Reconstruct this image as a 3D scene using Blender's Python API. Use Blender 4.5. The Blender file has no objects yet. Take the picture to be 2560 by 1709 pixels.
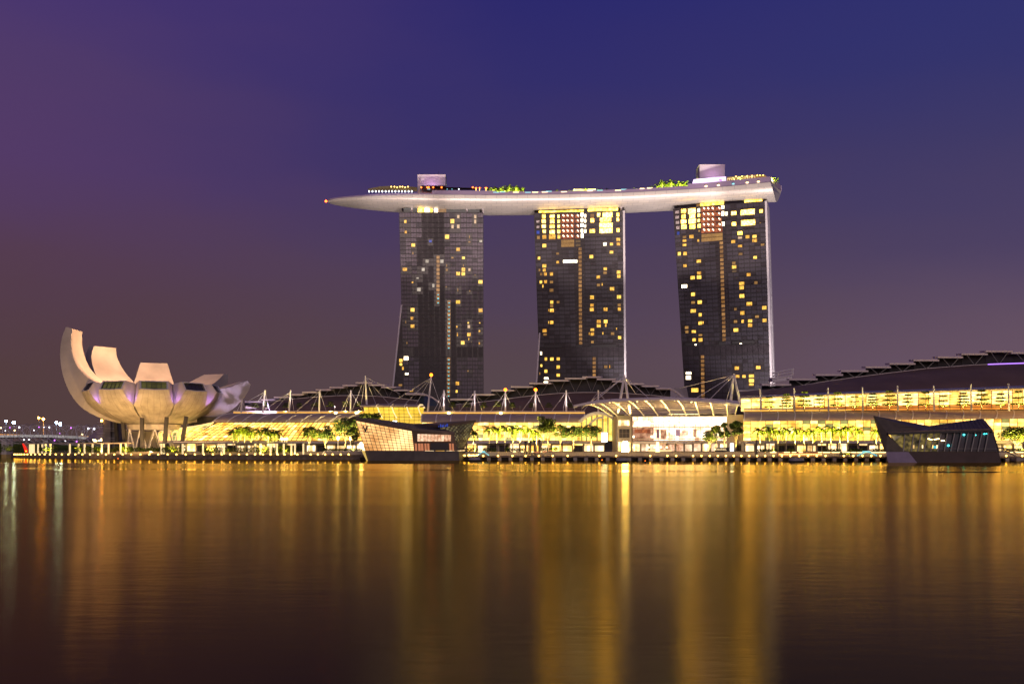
import bpy, math, random
from mathutils import Vector, Matrix, noise
R = math.radians
rnd = random.Random(7)
SC = bpy.context.scene
COL = SC.collection

# ------------------------------------------------------------------ camera, sky, light, exposure
F, HY, H = 2400.0, 1118.0, 5.0
cd = bpy.data.cameras.new('camera'); cam = bpy.data.objects.new('camera', cd); COL.objects.link(cam)
cam.location = (0, 0, H); cam.rotation_euler = (R(90), 0, 0)
cd.sensor_width = 36; cd.lens = F/2560*36; cd.shift_y = (HY-854.5)/2560
cd.clip_start = 0.5; cd.clip_end = 9000
SC.camera = cam
SC.view_settings.view_transform = 'Standard'; SC.view_settings.look = 'None'
SC.view_settings.exposure = 0.0; SC.view_settings.gamma = 1.0; SC.view_settings.use_curve_mapping = False
SC.render.engine = 'CYCLES'
cy = SC.cycles
cy.use_denoising = True
cy.max_bounces = 5; cy.diffuse_bounces = 2; cy.glossy_bounces = 3; cy.transmission_bounces = 4; cy.transparent_max_bounces = 6
cy.sample_clamp_indirect = 8.0; cy.sample_clamp_direct = 0.0
cy.caustics_reflective = False; cy.caustics_refractive = False

world = bpy.data.worlds.new("World"); SC.world = world; world.use_nodes = True
def build_world():
    nt = world.node_tree; N = nt.nodes; L = nt.links
    for n in list(N): N.remove(n)
    out = N.new('ShaderNodeOutputWorld'); bg = N.new('ShaderNodeBackground'); L.new(bg.outputs[0], out.inputs[0])
    tc = N.new('ShaderNodeTexCoord'); sep = N.new('ShaderNodeSeparateXYZ'); L.new(tc.outputs['Generated'], sep.inputs[0])
    def math_(op, a, b=None):
        m = N.new('ShaderNodeMath'); m.operation = op
        for i, x in enumerate((a, b)):
            if x is None: continue
            if isinstance(x, (int, float)): m.inputs[i].default_value = x
            else: L.new(x, m.inputs[i])
        return m.outputs[0]
    def ramp(stops):
        r = N.new('ShaderNodeValToRGB'); e = r.color_ramp.elements
        r.color_ramp.interpolation = 'B_SPLINE' if False else 'EASE'
        r.color_ramp.interpolation = 'LINEAR'
        e[0].position = stops[0][0]; e[0].color = (*stops[0][1], 1)
        e[1].position = stops[1][0]; e[1].color = (*stops[1][1], 1)
        for p, c in stops[2:]:
            x = e.new(p); x.color = (*c, 1)
        return r
    ns = N.new('ShaderNodeTexNoise'); ns.inputs['Scale'].default_value = 3.2; ns.inputs['Detail'].default_value = 4
    mp = N.new('ShaderNodeMapping'); mp.inputs['Scale'].default_value = (1, 1, 3.0); L.new(tc.outputs['Generated'], mp.inputs[0]); L.new(mp.outputs[0], ns.inputs[0])
    wob = math_('MULTIPLY', math_('SUBTRACT', ns.outputs[0], 0.5), 0.15)
    el = math_('ADD', math_('MAXIMUM', sep.outputs[2], 0.0), math_('MULTIPLY', wob, 0.6))
    left = ramp([(0, (.083, .047, .041)), (.08, (.088, .047, .050)), (.17, (.090, .045, .083)), (.26, (.088, .043, .135)), (.33, (.082, .043, .140)), (.42, (.072, .038, .163)), (1, (.03, .02, .09))])
    mid = ramp([(0, (.098, .070, .070)), (.09, (.094, .060, .076)), (.19, (.078, .050, .096)), (.28, (.046, .034, .128)), (.36, (.032, .027, .145)), (.43, (.025, .022, .150)), (1, (.015, .014, .08))])
    rgt = ramp([(0, (.155, .095, .115)), (.10, (.130, .082, .122)), (.19, (.074, .053, .125)), (.28, (.050, .042, .135)), (.36, (.034, .034, .150)), (.43, (.026, .030, .165)), (1, (.015, .016, .09))])
    for r in (left, mid, rgt): L.new(el, r.inputs[0])
    az = math_('ADD', sep.outputs[0], math_('MULTIPLY', wob, 1.6))
    def mr(a, b):
        m = N.new('ShaderNodeMapRange'); m.interpolation_type = 'SMOOTHSTEP'; L.new(az, m.inputs[0]); m.inputs[1].default_value = a; m.inputs[2].default_value = b; return m.outputs[0]
    def mix(f, a, b, t='MIX'):
        m = N.new('ShaderNodeMix'); m.data_type = 'RGBA'; m.blend_type = t
        if isinstance(f, float): m.inputs[0].default_value = f
        else: L.new(f, m.inputs[0])
        L.new(a, m.inputs[6]); L.new(b, m.inputs[7]); return m.outputs[2]
    c = mix(mr(-.55, .05), left.outputs[0], mid.outputs[0]); c = mix(mr(-.02, .5), c, rgt.outputs[0])
    # last light of the sun that set behind the camera
    sky = N.new('ShaderNodeTexSky'); sky.sky_type = 'NISHITA'; sky.sun_disc = False
    sky.sun_elevation = R(-4); sky.sun_rotation = R(180)
    nb = N.new('ShaderNodeBackground'); L.new(sky.outputs[0], nb.inputs[0]); nb.inputs[1].default_value = 0.05
    ad = N.new('ShaderNodeAddShader'); L.new(c, bg.inputs[0]); bg.inputs[1].default_value = 1.0
    L.new(bg.outputs[0], ad.inputs[0]); L.new(nb.outputs[0], ad.inputs[1]); L.new(ad.outputs[0], out.inputs[0])
build_world()
sd = bpy.data.lights.new('sun', 'SUN'); sd.energy = 0.72; sd.angle = R(30); sd.color = (1.0, .76, .68)
sun = bpy.data.objects.new('sun', sd); COL.objects.link(sun); sun.rotation_euler = (R(72), 0, R(8))

# ------------------------------------------------------------------ helpers
def W(px, py, Y):                       # the world point at depth Y seen at photograph pixel (px, py)
    return Vector(((px-1280)*Y/F, Y, H+(HY-py)*Y/F))
def X(px, Y): return (px-1280)*Y/F
def Z(py, Y): return H+(HY-py)*Y/F

def material(name, base, rough=.6, metal=0.0, spec=.3, var=0.0, vscale=.5, bump=0.0, bscale=2.0, emit=None, estr=1.0, sample='NONE', trans=0.0):
    m = bpy.data.materials.new(name); m.use_nodes = True
    nt = m.node_tree; N = nt.nodes; L = nt.links; b = N['Principled BSDF']
    b.inputs['Base Color'].default_value = (*base, 1); b.inputs['Roughness'].default_value = rough
    b.inputs['Metallic'].default_value = metal; b.inputs['Specular IOR Level'].default_value = spec
    if var or bump:
        g = N.new('ShaderNodeNewGeometry')
        n = N.new('ShaderNodeTexNoise'); n.inputs['Scale'].default_value = vscale; n.inputs['Detail'].default_value = 5; L.new(g.outputs['Position'], n.inputs['Vector'])
    if var:
        r = N.new('ShaderNodeValToRGB'); e = r.color_ramp.elements
        e[0].position = .3; e[1].position = .7
        e[0].color = (*[c*(1-var) for c in base], 1); e[1].color = (*[min(1, c*(1+var)) for c in base], 1)
        L.new(n.outputs[0], r.inputs[0]); L.new(r.outputs[0], b.inputs['Base Color'])
    if bump:
        n2 = N.new('ShaderNodeTexNoise'); n2.inputs['Scale'].default_value = bscale; n2.inputs['Detail'].default_value = 3; L.new(g.outputs['Position'], n2.inputs['Vector'])
        bp = N.new('ShaderNodeBump'); bp.inputs['Strength'].default_value = bump; bp.inputs['Distance'].default_value = .2
        L.new(n2.outputs[0], bp.inputs['Height']); L.new(bp.outputs[0], b.inputs['Normal'])
    if trans:
        t = N.new('ShaderNodeBsdfTranslucent'); t.inputs[0].default_value = (*[min(1, c*1.3) for c in base], 1)
        mx = N.new('ShaderNodeMixShader'); mx.inputs[0].default_value = trans
        L.new(b.outputs[0], mx.inputs[1]); L.new(t.outputs[0], mx.inputs[2]); L.new(mx.outputs[0], N['Material Output'].inputs[0])
    if emit:
        b.inputs['Emission Color'].default_value = (*emit, 1); b.inputs['Emission Strength'].default_value = estr
        m.cycles.emission_sampling = sample
    return m

def lit(name, c0, c1, lo, hi, scale=.5, stretch=(1, 1, 1), sample='NONE', rough=.15, detail=3, objrand=.5):
    """lit room seen through glass: colour and brightness vary from pane to pane and within a pane"""
    m = bpy.data.materials.new(name); m.use_nodes = True
    nt = m.node_tree; N = nt.nodes; L = nt.links; b = N['Principled BSDF']
    b.inputs['Base Color'].default_value = (.03, .03, .03, 1); b.inputs['Roughness'].default_value = rough
    b.inputs['Specular IOR Level'].default_value = .4
    g = N.new('ShaderNodeNewGeometry'); mp = N.new('ShaderNodeMapping'); mp.inputs['Scale'].default_value = stretch
    L.new(g.outputs['Position'], mp.inputs[0])
    n = N.new('ShaderNodeTexNoise'); n.inputs['Scale'].default_value = scale; n.inputs['Detail'].default_value = detail; L.new(mp.outputs[0], n.inputs['Vector'])
    oi = N.new('ShaderNodeObjectInfo')
    mr = N.new('ShaderNodeMapRange'); L.new(n.outputs[0], mr.inputs[0]); mr.inputs[1].default_value = .32; mr.inputs[2].default_value = .68
    mx = N.new('ShaderNodeMix'); mx.data_type = 'FLOAT'; mx.inputs[0].default_value = objrand
    L.new(mr.outputs[0], mx.inputs[2]); L.new(oi.outputs['Random'], mx.inputs[3])
    cr = N.new('ShaderNodeMix'); cr.data_type = 'RGBA'; cr.inputs[6].default_value = (*c0, 1); cr.inputs[7].default_value = (*c1, 1); L.new(mx.outputs[0], cr.inputs[0])
    st = N.new('ShaderNodeMapRange'); L.new(mx.outputs[0], st.inputs[0]); st.inputs[3].default_value = lo; st.inputs[4].default_value = hi
    L.new(cr.outputs[2], b.inputs['Emission Color']); L.new(st.outputs[0], b.inputs['Emission Strength'])
    m.cycles.emission_sampling = sample
    return m

class MB:
    def __init__(s): s.v = []; s.f = []
    def add(s, pts, faces):
        o = len(s.v); s.v += [Vector(p) for p in pts]; s.f += [[o+i for i in f] for f in faces]; return s
    def quad(s, *p): return s.add(p, [list(range(len(p)))])
    def box(s, x0, x1, y0, y1, z0, z1):
        return s.add([(x0, y0, z0), (x1, y0, z0), (x1, y1, z0), (x0, y1, z0), (x0, y0, z1), (x1, y0, z1), (x1, y1, z1), (x0, y1, z1)],
                     [[0, 3, 2, 1], [4, 5, 6, 7], [0, 1, 5, 4], [1, 2, 6, 5], [2, 3, 7, 6], [3, 0, 4, 7]])
    def prism(s, poly, off):
        n = len(poly); off = Vector(off); a = [Vector(p) for p in poly]; b = [p+off for p in a]
        return s.add(a+b, [list(range(n)), list(range(2*n-1, n-1, -1))]+[[i, i+n, (i+1) % n+n, (i+1) % n] for i in range(n)])
    def tube(s, p, q, r0, r1=None, n=6, cap=True):
        p = Vector(p); q = Vector(q); r1 = r0 if r1 is None else r1; d = (q-p).normalized()
        a = d.cross(Vector((0, 0, 1)))
        if a.length < 1e-3: a = Vector((1, 0, 0))
        a.normalize(); b = d.cross(a); ph = math.pi/n if n == 4 else 0
        ring = lambda c, r: [c+a*(r*math.cos(ph+2*math.pi*i/n))+b*(r*math.sin(ph+2*math.pi*i/n)) for i in range(n)]
        fs = [[i, (i+1) % n, n+(i+1) % n, n+i] for i in range(n)]
        if cap: fs += [list(range(n-1, -1, -1)), list(range(n, 2*n))]
        return s.add(ring(p, r0)+ring(q, r1), fs)
    def path(s, pts, r, n=5, r1=None):
        for i in range(len(pts)-1):
            a = r if r1 is None else r+(r1-r)*i/(len(pts)-1); b = r if r1 is None else r+(r1-r)*(i+1)/(len(pts)-1)
            s.tube(pts[i], pts[i+1], a, b, n, cap=True)
        return s
    def beam(s, p, q, w): return s.tube(p, q, w*.7071, None, 4)
    def ball(s, c, r, sz=1.0, seg=8, rings=5):
        c = Vector(c); pts = [c+Vector((0, 0, r*sz))]
        for i in range(1, rings):
            t = math.pi*i/rings
            pts += [c+Vector((r*math.sin(t)*math.cos(2*math.pi*j/seg), r*math.sin(t)*math.sin(2*math.pi*j/seg), r*sz*math.cos(t))) for j in range(seg)]
        pts.append(c-Vector((0, 0, r*sz))); fs = [[0, 1+j, 1+(j+1) % seg] for j in range(seg)]
        for i in range(rings-2):
            fs += [[1+i*seg+j, 1+(i+1)*seg+j, 1+(i+1)*seg+(j+1) % seg, 1+i*seg+(j+1) % seg] for j in range(seg)]
        k = len(pts)-1; fs += [[k, k-seg+(j+1) % seg, k-seg+j] for j in range(seg)]
        return s.add(pts, fs)
    def grid(s, rows, closed=False):
        n = len(rows[0]); fs = []
        for i in range(len(rows)-1):
            for j in range(n if closed else n-1):
                fs.append([i*n+j, i*n+(j+1) % n, (i+1)*n+(j+1) % n, (i+1)*n+j])
        return s.add([p for r in rows for p in r], fs)
    def mesh(s, name, mat, org=(0, 0, 0), smooth=False):
        org = Vector(org); me = bpy.data.meshes.new(name)
        me.from_pydata([tuple(p-org) for p in s.v], [], s.f); me.update()
        if mat: me.materials.append(mat)
        if smooth: me.polygons.foreach_set('use_smooth', [True]*len(me.polygons))
        return me
    def build(s, name, mat, parent=None, smooth=False, **props):
        org = ORG.get(parent.name, Vector()) if parent else Vector(props.pop('org', (0, 0, 0)))
        o = bpy.data.objects.new(name, s.mesh(name, mat, org, smooth)); COL.objects.link(o)
        if parent: o.parent = parent; ORG[o.name] = org
        else: o.location = org; ORG[o.name] = org
        for k, v in props.items(): o[k] = v
        return o
ORG = {}
def thing(name, label, cat, loc, group=None):
    o = bpy.data.objects.new(name, None); COL.objects.link(o); o.location = loc; o.empty_display_size = 1
    o['label'] = label; o['category'] = cat
    if group: o['group'] = group
    ORG[o.name] = Vector(loc); return o
def tag(o, label, cat, group=None):
    o['label'] = label; o['category'] = cat
    if group: o['group'] = group
    return o
def copy_tree(o, kids, parent=None):
    c = o.copy(); COL.objects.link(c)
    if parent: c.parent = parent
    for ch in kids.get(o.name, []): copy_tree(ch, kids, c)
    return c
def kids_of(root):
    d = {}
    for o in COL.objects:
        if o.parent: d.setdefault(o.parent.name, []).append(o)
    return d
ORD = 'first second third fourth fifth sixth seventh eighth ninth tenth eleventh twelfth thirteenth fourteenth fifteenth sixteenth seventeenth eighteenth nineteenth twentieth'.split()
_TENS = ['', '', 'twenty', 'thirty', 'forty']
def ordn(i):                             # 0 -> first, 20 -> twenty-first
    n = i+1
    if n <= 20: return ORD[i]
    return _TENS[n//10]+'-'+ORD[n % 10-1] if n % 10 else _TENS[n//10][:-1]+'ieth'
def spot(name, loc, aim, watts, col, cone=60, blend=.6, rad=.5, parent=None):
    d = bpy.data.lights.new(name, 'SPOT'); d.energy = watts; d.color = col; d.spot_size = R(cone); d.spot_blend = blend; d.shadow_soft_size = rad
    o = bpy.data.objects.new(name, d); COL.objects.link(o)
    v = Vector(aim)-Vector(loc); o.rotation_euler = v.to_track_quat('-Z', 'Y').to_euler()
    if parent: o.parent = parent; o.location = Vector(loc)-ORG[parent.name]
    else: o.location = loc
    return o
def ease(a, b, t): return a+(b-a)*t
def lerp_tab(tab, x):
    if x <= tab[0][0]: return tab[0][1]
    for (a, u), (b, v) in zip(tab, tab[1:]):
        if x <= b: return u+(v-u)*(x-a)/(b-a)
    return tab[-1][1]
def panes(root, quadfn, nx, ny, mat, name='pane', gap=.05, thick=.12, skip=None, limit=300):
    """quadfn(u, v) -> world point; one part for each pane, past the limit one joined part"""
    k = 0; rest = MB()
    for j in range(ny):
        for i in range(nx):
            if skip and skip(i, j): continue
            a = gap*.5
            p = [quadfn((i+a)/nx, (j+a)/ny), quadfn((i+1-a)/nx, (j+a)/ny), quadfn((i+1-a)/nx, (j+1-a)/ny), quadfn((i+a)/nx, (j+1-a)/ny)]
            nrm = (p[1]-p[0]).cross(p[3]-p[0]).normalized()
            m = mat(i, j) if callable(mat) else mat
            if k < limit: MB().prism(p, -nrm*thick).build(name, m, root)
            else: rest.prism(p, -nrm*thick)
            k += 1
    if rest.v: rest.build(name, m, root, kind='stuff')
def mullions(root, quadfn, nx, ny, w, mat, proud=.25, name='mullions', dx=1, dy=1):
    b = MB(); c = quadfn(.5, .5); n = (quadfn(1, .5)-quadfn(0, .5)).cross(quadfn(.5, 1)-quadfn(.5, 0)).normalized()
    for i in range(0, nx+1, dx):
        pts = [quadfn(i/nx, j/6)+n*proud for j in range(7)]
        for a, q in zip(pts, pts[1:]): b.beam(a, q, w)
    for j in range(0, ny+1, dy):
        pts = [quadfn(i/8, j/ny)+n*(proud*.8) for i in range(9)]
        for a, q in zip(pts, pts[1:]): b.beam(a, q, w*.9)
    return b.build(name, mat, root)

# ------------------------------------------------------------------ materials
M = {}
M['white'] = material('white_paint', (.62, .60, .58), .5, var=.06, vscale=.15)
M['frp'] = material('museum_skin', (.46, .42, .37), .55, var=.2, vscale=.09, bump=.12, bscale=.5)
M['frp_panels'] = material('museum_panels', (.46, .42, .37), .5)
def panel_seams(m):
    nt = m.node_tree; N = nt.nodes; L = nt.links; b = N['Principled BSDF']
    uv = N.new('ShaderNodeUVMap'); br = N.new('ShaderNodeTexBrick'); L.new(uv.outputs[0], br.inputs['Vector'])
    br.inputs['Scale'].default_value = 1; br.inputs['Brick Width'].default_value = 7; br.inputs['Row Height'].default_value = 2.6; br.inputs['Mortar Size'].default_value = .07
    br.inputs['Color1'].default_value = (.48, .44, .39, 1); br.inputs['Color2'].default_value = (.42, .38, .335, 1); br.inputs['Mortar'].default_value = (.27, .24, .21, 1)
    g = N.new('ShaderNodeNewGeometry'); mp = N.new('ShaderNodeMapping'); mp.inputs['Scale'].default_value = (1, 1, .25); L.new(g.outputs['Position'], mp.inputs[0])
    n = N.new('ShaderNodeTexNoise'); n.inputs['Scale'].default_value = .35; n.inputs['Detail'].default_value = 6; L.new(mp.outputs[0], n.inputs['Vector'])
    r = N.new('ShaderNodeMapRange'); L.new(n.outputs[0], r.inputs[0]); r.inputs[1].default_value = .3; r.inputs[2].default_value = .7; r.inputs[3].default_value = .68; r.inputs[4].default_value = 1.08
    mx = N.new('ShaderNodeMix'); mx.data_type = 'RGBA'; mx.blend_type = 'MULTIPLY'; mx.inputs[0].default_value = 1; L.new(br.outputs[0], mx.inputs[6]); L.new(r.outputs[0], mx.inputs[7]); L.new(mx.outputs[2], b.inputs['Base Color'])
panel_seams(M['frp_panels'])
M['steel'] = material('white_steel', (.66, .62, .64), .4, spec=.4)
M['grey'] = material('grey_metal', (.24, .23, .23), .45, metal=.3, var=.1)
M['louvre'] = material('louvre_metal', (.42, .33, .27), .55, metal=.0, var=.08, vscale=.3)
M['dark'] = material('dark_metal', (.045, .042, .045), .5)
M['roof'] = material('dark_roof', (.16, .105, .078), .65, var=.15, vscale=.08, bump=.1)
M['plate'] = material('roof_plate', (.66, .58, .56), .5, var=.06)
M['mullion'] = material('mullion', (.13, .09, .04), .5)
M['concrete'] = material('concrete', (.36, .32, .28), .8, var=.15, vscale=.3, bump=.3)
M['stone'] = material('pale_stone', (.46, .40, .33), .7, var=.08, vscale=.4)
M['wallrock'] = material('seawall_stone', (.14, .115, .105), .85, var=.35, vscale=.7, bump=.8, bscale=1.2)
M['deck'] = material('timber_deck', (.20, .15, .11), .7, var=.2, vscale=1.5)
M['tower'] = material('tower_glass', (.045, .038, .042), .18, spec=.5)
M['pane_dark'] = material('dark_pane', (.062, .055, .070), .3, spec=.3)
M['pane_mid'] = material('curtained_pane', (.135, .115, .145), .4, spec=.25, var=.2, vscale=.5)
M['pane_low'] = material('dim_pane', (.045, .037, .045), .4, spec=.25, var=.3, vscale=.3)
M['endwall'] = material('end_wall', (.62, .58, .62), .5, var=.05)
M['crown'] = material('crown_glass', (.05, .075, .08), .15, spec=.5)
M['leaf'] = material('tree_leaf', (.075, .105, .012), .55, var=.4, vscale=1.2, trans=.3)
M['leaf2'] = material('tree_leaf_dark', (.045, .075, .014), .55, var=.4, vscale=1.2, trans=.25)
M['palm'] = material('palm_leaf', (.10, .13, .010), .5, var=.3, vscale=1.5, trans=.3)
M['bark'] = material('bark', (.20, .15, .10), .85, var=.3, vscale=3)
M['palmbark'] = material('palm_bark', (.34, .28, .21), .8, var=.2, vscale=3)
M['hedge'] = material('hedge_leaf', (.10, .13, .012), .6, var=.4, vscale=2, trans=.2)
M['win_y'] = lit('window_yellow', (.9, .34, .02), (1, .66, .12), .28, 2.6, 1.0, detail=4, objrand=.5)
M['win_w'] = lit('window_white', (1, .76, .45), (1, .84, .58), 2.5, 9.0, 1.1)
M['win_Y'] = lit('window_bright', (1, .48, .03), (1, .64, .13), 1.2, 13.0, .9, objrand=.3)
M['win_q'] = lit('window_pale', (.75, .62, .48), (.85, .74, .60), .25, .95, 1.3)
M['win_o'] = lit('window_dim', (.9, .42, .10), (1, .52, .14), .18, .55, 1.3)
M['win_c'] = lit('window_curtain', (1, .62, .36), (1, .70, .40), .55, 1.0, .8)
M['win_d'] = lit('window_faint', (.6, .35, .12), (.8, .45, .2), .08, .2, 1.1)
M['win_b'] = lit('window_blue', (.02, .10, .8), (.08, .16, .9), .25, .6, 1)
M['win_r'] = lit('window_red', (.42, .055, .012), (.85, .22, .06), .3, .8, .6, detail=3, objrand=.15)
M['win_p'] = lit('window_pink', (.45, .22, .2), (1, .75, .7), .3, 1.1, 1.6, objrand=.1)
M['win_g'] = lit('window_gold', (1, .52, .02), (1, .66, .10), 1.2, 9.0, .45, objrand=.2)
M['win_s'] = lit('stair_window', (.75, .32, .08), (1, .50, .16), .14, .6, 1.2)
M['win_t'] = lit('teal_lamp', (.02, .55, .75), (.1, .8, .9), .8, 1.5, 1)
M['mall'] = lit('mall_glass', (1, .43, .035), (1, .62, .13), .8, 3.4, .22, (1, 1, 1.6), sample='AUTO', objrand=.3)
M['mall2'] = lit('mall_glass_bright', (1, .47, .06), (1, .70, .24), 1.3, 5.0, .3, (1, 1, 1.6), sample='AUTO', objrand=.35)
M['mallg'] = lit('mall_glass_green', (.55, .50, .10), (.8, .74, .22), .35, .8, .3, objrand=.4)
M['gold'] = lit('atrium_glass', (.95, .54, .015), (1, .68, .08), .85, 1.35, .15, sample='AUTO', objrand=.25)
M['orange'] = lit('orange_wall', (1, .22, .01), (1, .38, .04), .6, 1.1, .3, objrand=.3)
M['shop'] = lit('shop_window', (.9, .48, .12), (1, .80, .48), .3, 3.6, .55, (1, 1, .8), sample='AUTO', detail=5, objrand=.6)
M['plaza'] = lit('plaza_glass', (1, .50, .26), (1, .84, .60), 1.0, 4.5, .35, sample='AUTO', detail=6, objrand=.12)
M['plazab'] = lit('plaza_ceiling', (1, .66, .34), (1, .88, .66), 2.0, 5.5, .5, (1, 1, 3), sample='AUTO', detail=5, objrand=.1)
M['plazas'] = lit('plaza_shop', (.9, .45, .22), (1, .80, .55), .45, 2.0, .5, sample='AUTO', detail=5, objrand=.5)
M['poster'] = lit('poster', (.35, .10, .16), (.75, .45, .55), .25, .8, .6, objrand=.8)
M['plazar'] = lit('plaza_glass_red', (.50, .13, .06), (1, .55, .32), .3, 1.0, .5, detail=6, objrand=.15)
M['pav'] = lit('pavilion_glass', (1, .38, .09), (1, .66, .27), .42, 2.2, .11, sample='AUTO', objrand=.12)
M['pav2'] = lit('pavilion_window', (1, .32, .12), (1, .80, .55), .3, 1.6, .9, detail=5, objrand=.4)
M['lamp'] = material('lamp_glow', (.8, .7, .5), emit=(1, .58, .10), estr=8, sample='AUTO')
M['lampw'] = material('lamp_white', (.8, .8, .8), emit=(.55, .76, 1), estr=110, sample='AUTO')
M['lampo'] = material('lamp_orange', (.8, .6, .4), emit=(1, .42, .05), estr=45, sample='AUTO')
M['lampr'] = material('lamp_red', (.8, .1, .1), emit=(1, .10, .01), estr=10, sample='NONE')
M['column'] = material('column_painted_glow', (.7, .6, .45), emit=(1, .74, .34), estr=.95, sample='NONE')  # emission stands in for lamp light on columns, posts and white trim
M['strip'] = material('strip_light', (.8, .7, .5), emit=(1, .72, .30), estr=3.0, sample='AUTO')
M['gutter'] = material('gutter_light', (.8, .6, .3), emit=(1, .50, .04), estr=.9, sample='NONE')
M['glow'] = material('lantern_glow', (.9, .8, .6), emit=(1, .74, .30), estr=14, sample='AUTO')
M['lantern'] = material('lantern_shade', (.9, .8, .6), emit=(1, .72, .26), estr=42, sample='AUTO')
M['screen'] = material('screen_glow', (.9, .9, .9), emit=(.85, .95, 1), estr=4, sample='AUTO')
M['teal'] = material('teal_glow', (.3, .6, .6), emit=(.16, .62, .72), estr=.9)
M['violet'] = material('violet_glow', (.3, .2, .6), emit=(.45, .2, 1), estr=1.6)
M['red'] = material('red_sail', (.6, .02, .01), emit=(1, .03, .015), estr=.8)
# ------------------------------------------------------------------ the setting: water, ground, seawall
def water_material():
    m = bpy.data.materials.new('bay_water'); m.use_nodes = True
    nt = m.node_tree; N = nt.nodes; L = nt.links; N.remove(N['Principled BSDF'])
    g = N.new('ShaderNodeNewGeometry')
    def noise_(scale, sx, sy, det=2):
        mp = N.new('ShaderNodeMapping'); mp.inputs['Scale'].default_value = (sx, sy, 1); L.new(g.outputs['Position'], mp.inputs[0])
        n = N.new('ShaderNodeTexNoise'); n.inputs['Scale'].default_value = scale; n.inputs['Detail'].default_value = det; L.new(mp.outputs[0], n.inputs['Vector']); return n.outputs[0]
    def mrange(src, a, b, c, d, smooth=False):
        r = N.new('ShaderNodeMapRange'); r.interpolation_type = 'SMOOTHSTEP' if smooth else 'LINEAR'; L.new(src, r.inputs[0])
        for k, v in enumerate((a, b, c, d)): r.inputs[k+1].default_value = v
        return r.outputs[0]
    def mul(a, b):
        x = N.new('ShaderNodeMath'); x.operation = 'MULTIPLY'; L.new(a, x.inputs[0])
        if isinstance(b, float): x.inputs[1].default_value = b
        else: L.new(b, x.inputs[1])
        return x.outputs[0]
    sp = N.new('ShaderNodeSeparateXYZ'); L.new(g.outputs['Position'], sp.inputs[0])
    # wind lanes: long bands of calmer and rougher water; sheltered calm water along the seawall
    wob = noise_(1.0, .006, .02, 2)
    yy = N.new('ShaderNodeMath'); yy.operation = 'MULTIPLY_ADD'; L.new(wob, yy.inputs[0]); yy.inputs[1].default_value = 30.0; L.new(sp.outputs[1], yy.inputs[2])
    yx = N.new('ShaderNodeMath'); yx.operation = 'MULTIPLY_ADD'; L.new(sp.outputs[0], yx.inputs[0]); yx.inputs[1].default_value = .16; L.new(yy.outputs[0], yx.inputs[2])
    lane = mrange(noise_(1.0, .0035, .024, 3), .36, .64, WR[0], WR[1])
    calm = mrange(yx.outputs[0], 285, 312, 1.0, .42, True)
    l1 = mrange(yx.outputs[0], 214, 219, 1.0, .35, True); l2 = mrange(yx.outputs[0], 226, 231, .0, 1.0, True)
    mx = N.new('ShaderNodeMath'); mx.operation = 'MAXIMUM'; L.new(l1, mx.inputs[0]); L.new(l2, mx.inputs[1])
    rough = mul(mul(lane, calm), mx.outputs[0])
    rip = noise_(1.0, .55, 1.7, 3); swell = noise_(1.0, .07, .2, 2)
    ad = N.new('ShaderNodeMath'); ad.operation = 'MULTIPLY_ADD'; L.new(swell, ad.inputs[0]); ad.inputs[1].default_value = 2.0; L.new(rip, ad.inputs[2])
    bp = N.new('ShaderNodeBump'); bp.inputs['Strength'].default_value = WR[2]; bp.inputs['Distance'].default_value = .1
    L.new(ad.outputs[0], bp.inputs['Height'])
    gl = N.new('ShaderNodeBsdfGlossy'); gl.distribution = 'BECKMANN'; gl.inputs['Color'].default_value = WT; L.new(rough, gl.inputs['Roughness']); L.new(bp.outputs[0], gl.inputs['Normal'])
    gl.inputs['Anisotropy'].default_value = ANI; tg = N.new('ShaderNodeCombineXYZ'); tg.inputs[0].default_value = 1; L.new(tg.outputs[0], gl.inputs['Tangent'])
    df = N.new('ShaderNodeBsdfDiffuse'); df.inputs[0].default_value = (.022, .013, .005, 1)
    fr = N.new('ShaderNodeFresnel'); fr.inputs['IOR'].default_value = 1.26
    mi = N.new('ShaderNodeMixShader'); L.new(fr.outputs[0], mi.inputs[0]); L.new(df.outputs[0], mi.inputs[1]); L.new(gl.outputs[0], mi.inputs[2])
    L.new(mi.outputs[0], N['Material Output'].inputs[0])
    return m
ANI = .25
WT = (1, .79, .33, 1)
WR = (.165, .205, .09)
M['water'] = water_material()
MB().quad((-2500, -60, 0), (2500, -60, 0), (2500, 700, 0), (-2500, 700, 0)).build('water', M['water'], kind='structure')
SHORE = [(-250, 560), (-20, 510), (30, 480), (130, 455), (290, 425), (450, 412), (576, 405), (750, 395), (900, 388), (1150, 380), (1250, 376), (1500, 370), (1850, 362), (2150, 357), (2400, 355), (2700, 352), (3100, 350)]
def shoreY(px): return lerp_tab(SHORE, px)
def shore_pts(x0, x1, n, dy=0.0, z=0.0):
    return [Vector((X(px, shoreY(px)), shoreY(px)+dy, z)) for px in [x0+(x1-x0)*i/n for i in range(n+1)]]
M['ground'] = material('paved_ground', (.20, .17, .14), .8, var=.15, vscale=.5)
g = MB(); a = shore_pts(30, 3100, 60, 9, 3.0)
for p, q in zip(a, a[1:]): g.quad(p, q, Vector((q.x*9, 6000, 3.0)), Vector((p.x*9, 6000, 3.0)))
g.build('ground', M['ground'], kind='structure')
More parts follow.
